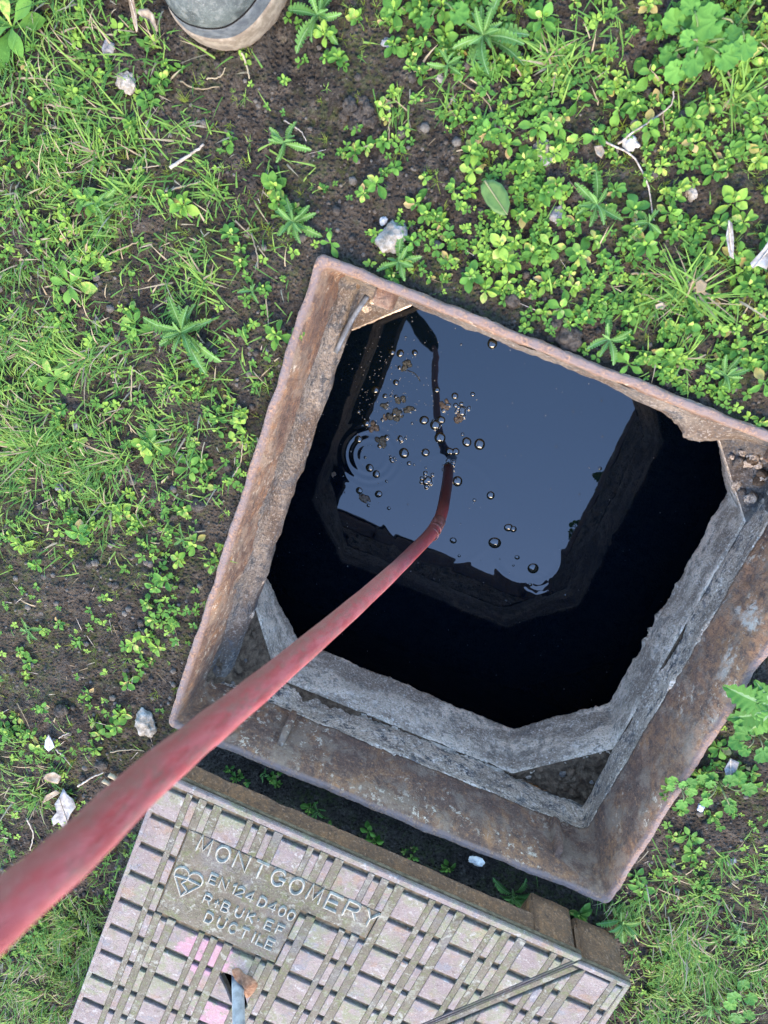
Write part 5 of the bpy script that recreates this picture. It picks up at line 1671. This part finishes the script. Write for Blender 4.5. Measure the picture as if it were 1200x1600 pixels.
STICKS = [([(270, 264), (296, 246), (322, 228)], .0021, 'twig', 'straight pale stick on bare soil below the boot'), ([(262, 300), (290, 292), (318, 284)], .0012, 'straw', 'thin curved pale stem below the straight stick'),
          ([(174, 1206), (195, 1216), (215, 1228)], .0036, 'straw', 'thick straw stalk, upper of the pair beside the hose'), ([(165, 1214), (186, 1226), (204, 1236)], .0034, 'straw', 'thick straw stalk, lower of the pair beside the hose'),
          ([(705, 115), (728, 135), (755, 155), (770, 180), (775, 205)], .0009, 'straw', 'long thin curved dead stem under the large thistle'), ([(735, 125), (755, 140), (768, 160)], .0009, 'straw', 'short forked dead stem under the large thistle'),
          ([(963, 227), (1000, 200), (1045, 168), (1050, 140)], .0012, 'twig', 'bent brown stem among the upper weeds'), ([(940, 222), (985, 245), (1010, 290), (1020, 345)], .0011, 'twig', 'long dark stem bending through the clustered weeds'),
          ([(1030, 130), (1033, 165), (1036, 205)], .0010, 'straw', 'pale upright stem beside the bent brown stem'), ([(1160, 178), (1180, 183), (1205, 175)], .0014, 'straw', 'pale bent stem at the upper weeds edge'),
          ([(985, 428), (1010, 427), (1040, 429)], .0014, 'straw', 'flat straw blade left of the grass tuft'), ([(610, 165), (609, 195), (609, 220)], .0010, 'straw', 'short upright straw on the bare soil'),
          ([(380, 85), (386, 100), (392, 125)], .0013, 'straw', 'pale straw just below the boot toe'), ([(285, 128), (310, 140), (345, 138)], .0010, 'straw', 'curved pale stem below the boot toe'), ([(325, 125), (345, 122), (355, 108)], .0009, 'straw', 'small hooked stem under the boot'),
          ([(30, 1095), (42, 1118), (50, 1135)], .0010, 'straw', 'thin straw on the soil above the bluish leaf'), ([(90, 1168), (105, 1182), (115, 1195)], .0011, 'twig', 'brown leaf stalk hanging from the bluish leaf'), ([(95, 1150), (110, 1142)], .0010, 'twig', 'tiny brown twig beside the bluish leaf'),
          ([(125, 1225), (145, 1212), (165, 1203)], .0016, 'twig', 'knobbly twig above the withered oak leaf'), ([(175, 1172), (205, 1168), (228, 1170)], .0010, 'straw', 'pale root lying below the stone'), ([(45, 1275), (55, 1300), (50, 1325)], .0012, 'twig', 'twisted dark twig left of the oak leaf'),
          ([(208, 630), (209, 580), (212, 570)], .0009, 'straw', 'thin upright dead stem in the grass'), ([(155, 665), (185, 642), (192, 630)], .0009, 'straw', 'bent dead stem in the grass beside the spoon-leaved rosette'), ([(395, 365), (403, 395), (405, 420)], .0010, 'straw', 'dry straw left of the upper frame corner'),
          ([(160, 405), (190, 390), (220, 378)], .0012, 'straw', 'pale dry stem lying across the grass'), ([(365, 745), (378, 720), (381, 690)], .0010, 'straw', 'pale stem beside the long frame side'), ([(417, 460), (421, 500), (422, 530)], .0009, 'straw', 'upright dry stem beside the frame side'), ([(230, 1130 - 360), (215, 800), (228, 822)], .0009, 'straw', 'fine dead stem on the bare soil patch'),
          ([(605, 1400), (640, 1382), (655, 1370)], .0012, 'twig', 'short twig crossing the trench'), ([(228, 232), (232, 255), (233, 270)], .0010, 'straw', 'short straw forming a cross left of the stick'), ([(200, 267), (230, 263), (252, 260)], .0009, 'straw', 'thin straw crossing the short one left of the stick'),
          ([(445, 190), (470, 205), (480, 222)], .0008, 'twig', 'dead root fibre below the boot'), ([(1108, 500), (1130, 515), (1150, 520)], .0009, 'straw', 'dry blade right of the grass tuft')]
for i, (px, r, mt, lb) in enumerate(STICKS):
    pts = [ground_xyz(u, v) + np.array([0, 0, .004 + r]) for u, v in px]
    sp2 = spline(pts, 14)
    sp2[:, 2] += .0008 * np.array([random.uniform(-1, 1) for _ in range(14)]); sp2[:, :2] += .0006 * np.array([[random.uniform(-1, 1), random.uniform(-1, 1)] for _ in range(14)])
    V, F = tube(sp2, r * np.linspace(1, .6, 14), 7)
    o = add('dry_stem' if mt == 'straw' else 'twig', mesh_of('dry_stem', V, F, [M[mt]])); tag(o, lb, 'dead stem' if mt == 'straw' else 'twig', 'dead stems and twigs on the soil')


def flat_leaf(px, mt, label, name, cat, lift=.006, holes=(), thick=.0006, wavy=.004, seed=1, rib=True, z=None):
    """a leaf from its outline: a curved thin sheet with thickness, with a midrib"""
    pts = np.array([ground_xyz(u, v) for u, v in px]); c = pts.mean(0)
    n = len(pts); rings = [1.0, .72, .4, .12]
    V = []
    for f in rings:
        for p in pts:
            q = c + (p - c) * f
            V.append((q[0], q[1], c[2] + lift + wavy * float(noise(np.array(q[0]), np.array(q[1]), 0, 60, seed, 2)) + .5 * wavy * f * f))
    k = len(V)
    V2 = V + [(x, y, zz - thick) for x, y, zz in V]
    F = [tuple(f) for f in grid_faces(n, len(rings), True)] + [tuple((len(rings) - 1) * n + j for j in range(n))]
    F2 = F + [tuple(k + i for i in reversed(f)) for f in F] + [(j, k + j, k + (j + 1) % n, (j + 1) % n) for j in range(n)]
    o = thing(name, label, cat, tuple(c))
    add('blade', mesh_of('blade', np.array(V2) - c, F2, [M[mt]]), o)
    if rib:
        i0 = 0; i1 = n // 2
        q = spline([np.array(V[i0]), np.array(V[2 * n + i0]), np.array(V[2 * n + i1]), np.array(V[i1])], 10); q[:, 2] += .0006
        Vt, Ft = tube(q - c, np.linspace(.0011, .0004, 10), 6)
        add('midrib', mesh_of('midrib', Vt, Ft, [M['stem'] if mt == 'evergreen_leaf' else M['twig']]), o)
    return o


flat_leaf([(757, 286), (770, 284), (783, 291), (792, 304), (796, 322), (792, 338), (785, 339), (772, 334), (760, 322), (752, 306), (751, 294)], 'evergreen_leaf', 'fallen glossy oval evergreen leaf lying on the weeds', 'oval_leaf', 'leaf', .016, wavy=.002)
flat_leaf([(122, 1310), (112, 1296), (110, 1278), (118, 1262), (126, 1252), (122, 1240), (112, 1232), (104, 1226), (99, 1238), (92, 1248), (96, 1260), (88, 1270), (90, 1282), (98, 1276), (102, 1288), (110, 1296)], 'grey_leaf', 'withered pale oak leaf with ragged edge near the hose', 'oak_leaf', 'dead leaf', .010, seed=3)
flat_leaf([(74, 1247), (88, 1238), (102, 1230), (94, 1226), (80, 1233)], 'dead_leaf', 'curled cream leaf scrap left of the oak leaf', 'leaf_scrap', 'dead leaf', .012, seed=4, rib=False)
flat_leaf([(80, 1200), (92, 1197), (103, 1206), (98, 1216), (86, 1214), (76, 1208)], 'dead_leaf', 'curled tan leaf above the withered oak leaf', 'curled_leaf', 'dead leaf', .012, seed=5, rib=False)
flat_leaf([(84, 1140), (90, 1150), (92, 1160), (84, 1166), (77, 1160), (79, 1148)], 'bluish_leaf', 'small pointed bluish leaf on bare soil', 'pointed_leaf', 'dead leaf', .010, seed=6)
flat_leaf([(1205, 366), (1192, 372), (1180, 392), (1164, 412), (1166, 420), (1174, 416), (1186, 422), (1196, 402), (1208, 396)], 'grey_leaf', 'torn papery grey leaf at the edge of the weeds', 'torn_leaf', 'dead leaf', .018, seed=7)
flat_leaf([(1133, 1170), (1148, 1178), (1142, 1192), (1134, 1212), (1128, 1206), (1124, 1186)], 'grey_leaf', 'pale pointed dead leaf beside the lower frame side', 'pointed_leaf', 'dead leaf', .018, seed=8)
flat_leaf([(217, -12), (226, -10), (230, 12), (233, 36), (236, 62), (233, 66), (228, 50), (224, 22)], 'dead_leaf', 'long curled beige leaf standing beside the boot', 'curled_leaf', 'dead leaf', .030, seed=9)
flat_leaf([(236, 30), (248, 28), (256, 36), (262, 62), (258, 60), (250, 46), (240, 42), (234, 36)], 'dead_leaf', 'short crumpled beige leaf touching the boot', 'curled_leaf', 'dead leaf', .024, seed=10, rib=False)
flat_leaf([(1127, 348), (1133, 352), (1138, 376), (1136, 406), (1129, 402), (1124, 372)], 'grey_leaf', 'narrow grey leaf skeleton standing in the weeds', 'narrow_leaf', 'dead leaf', .020, seed=11)
flat_leaf([(925, 232), (938, 230), (941, 242), (936, 252), (929, 244)], 'dead_leaf', 'small brown withered leaf under a bushy weed', 'withered_leaf', 'dead leaf', .012, seed=12, rib=False)
flat_leaf([(1018, 476), (1030, 472), (1037, 478), (1030, 483), (1020, 482)], 'dead_leaf', 'small beige leaf left of the grass tuft', 'withered_leaf', 'dead leaf', .012, seed=13, rib=False)
flat_leaf([(1078, 442), (1086, 436), (1094, 444), (1090, 456), (1080, 458)], 'straw', 'yellowed round leaf above the far rim', 'yellow_leaf', 'dead leaf', .02, seed=14, rib=False)
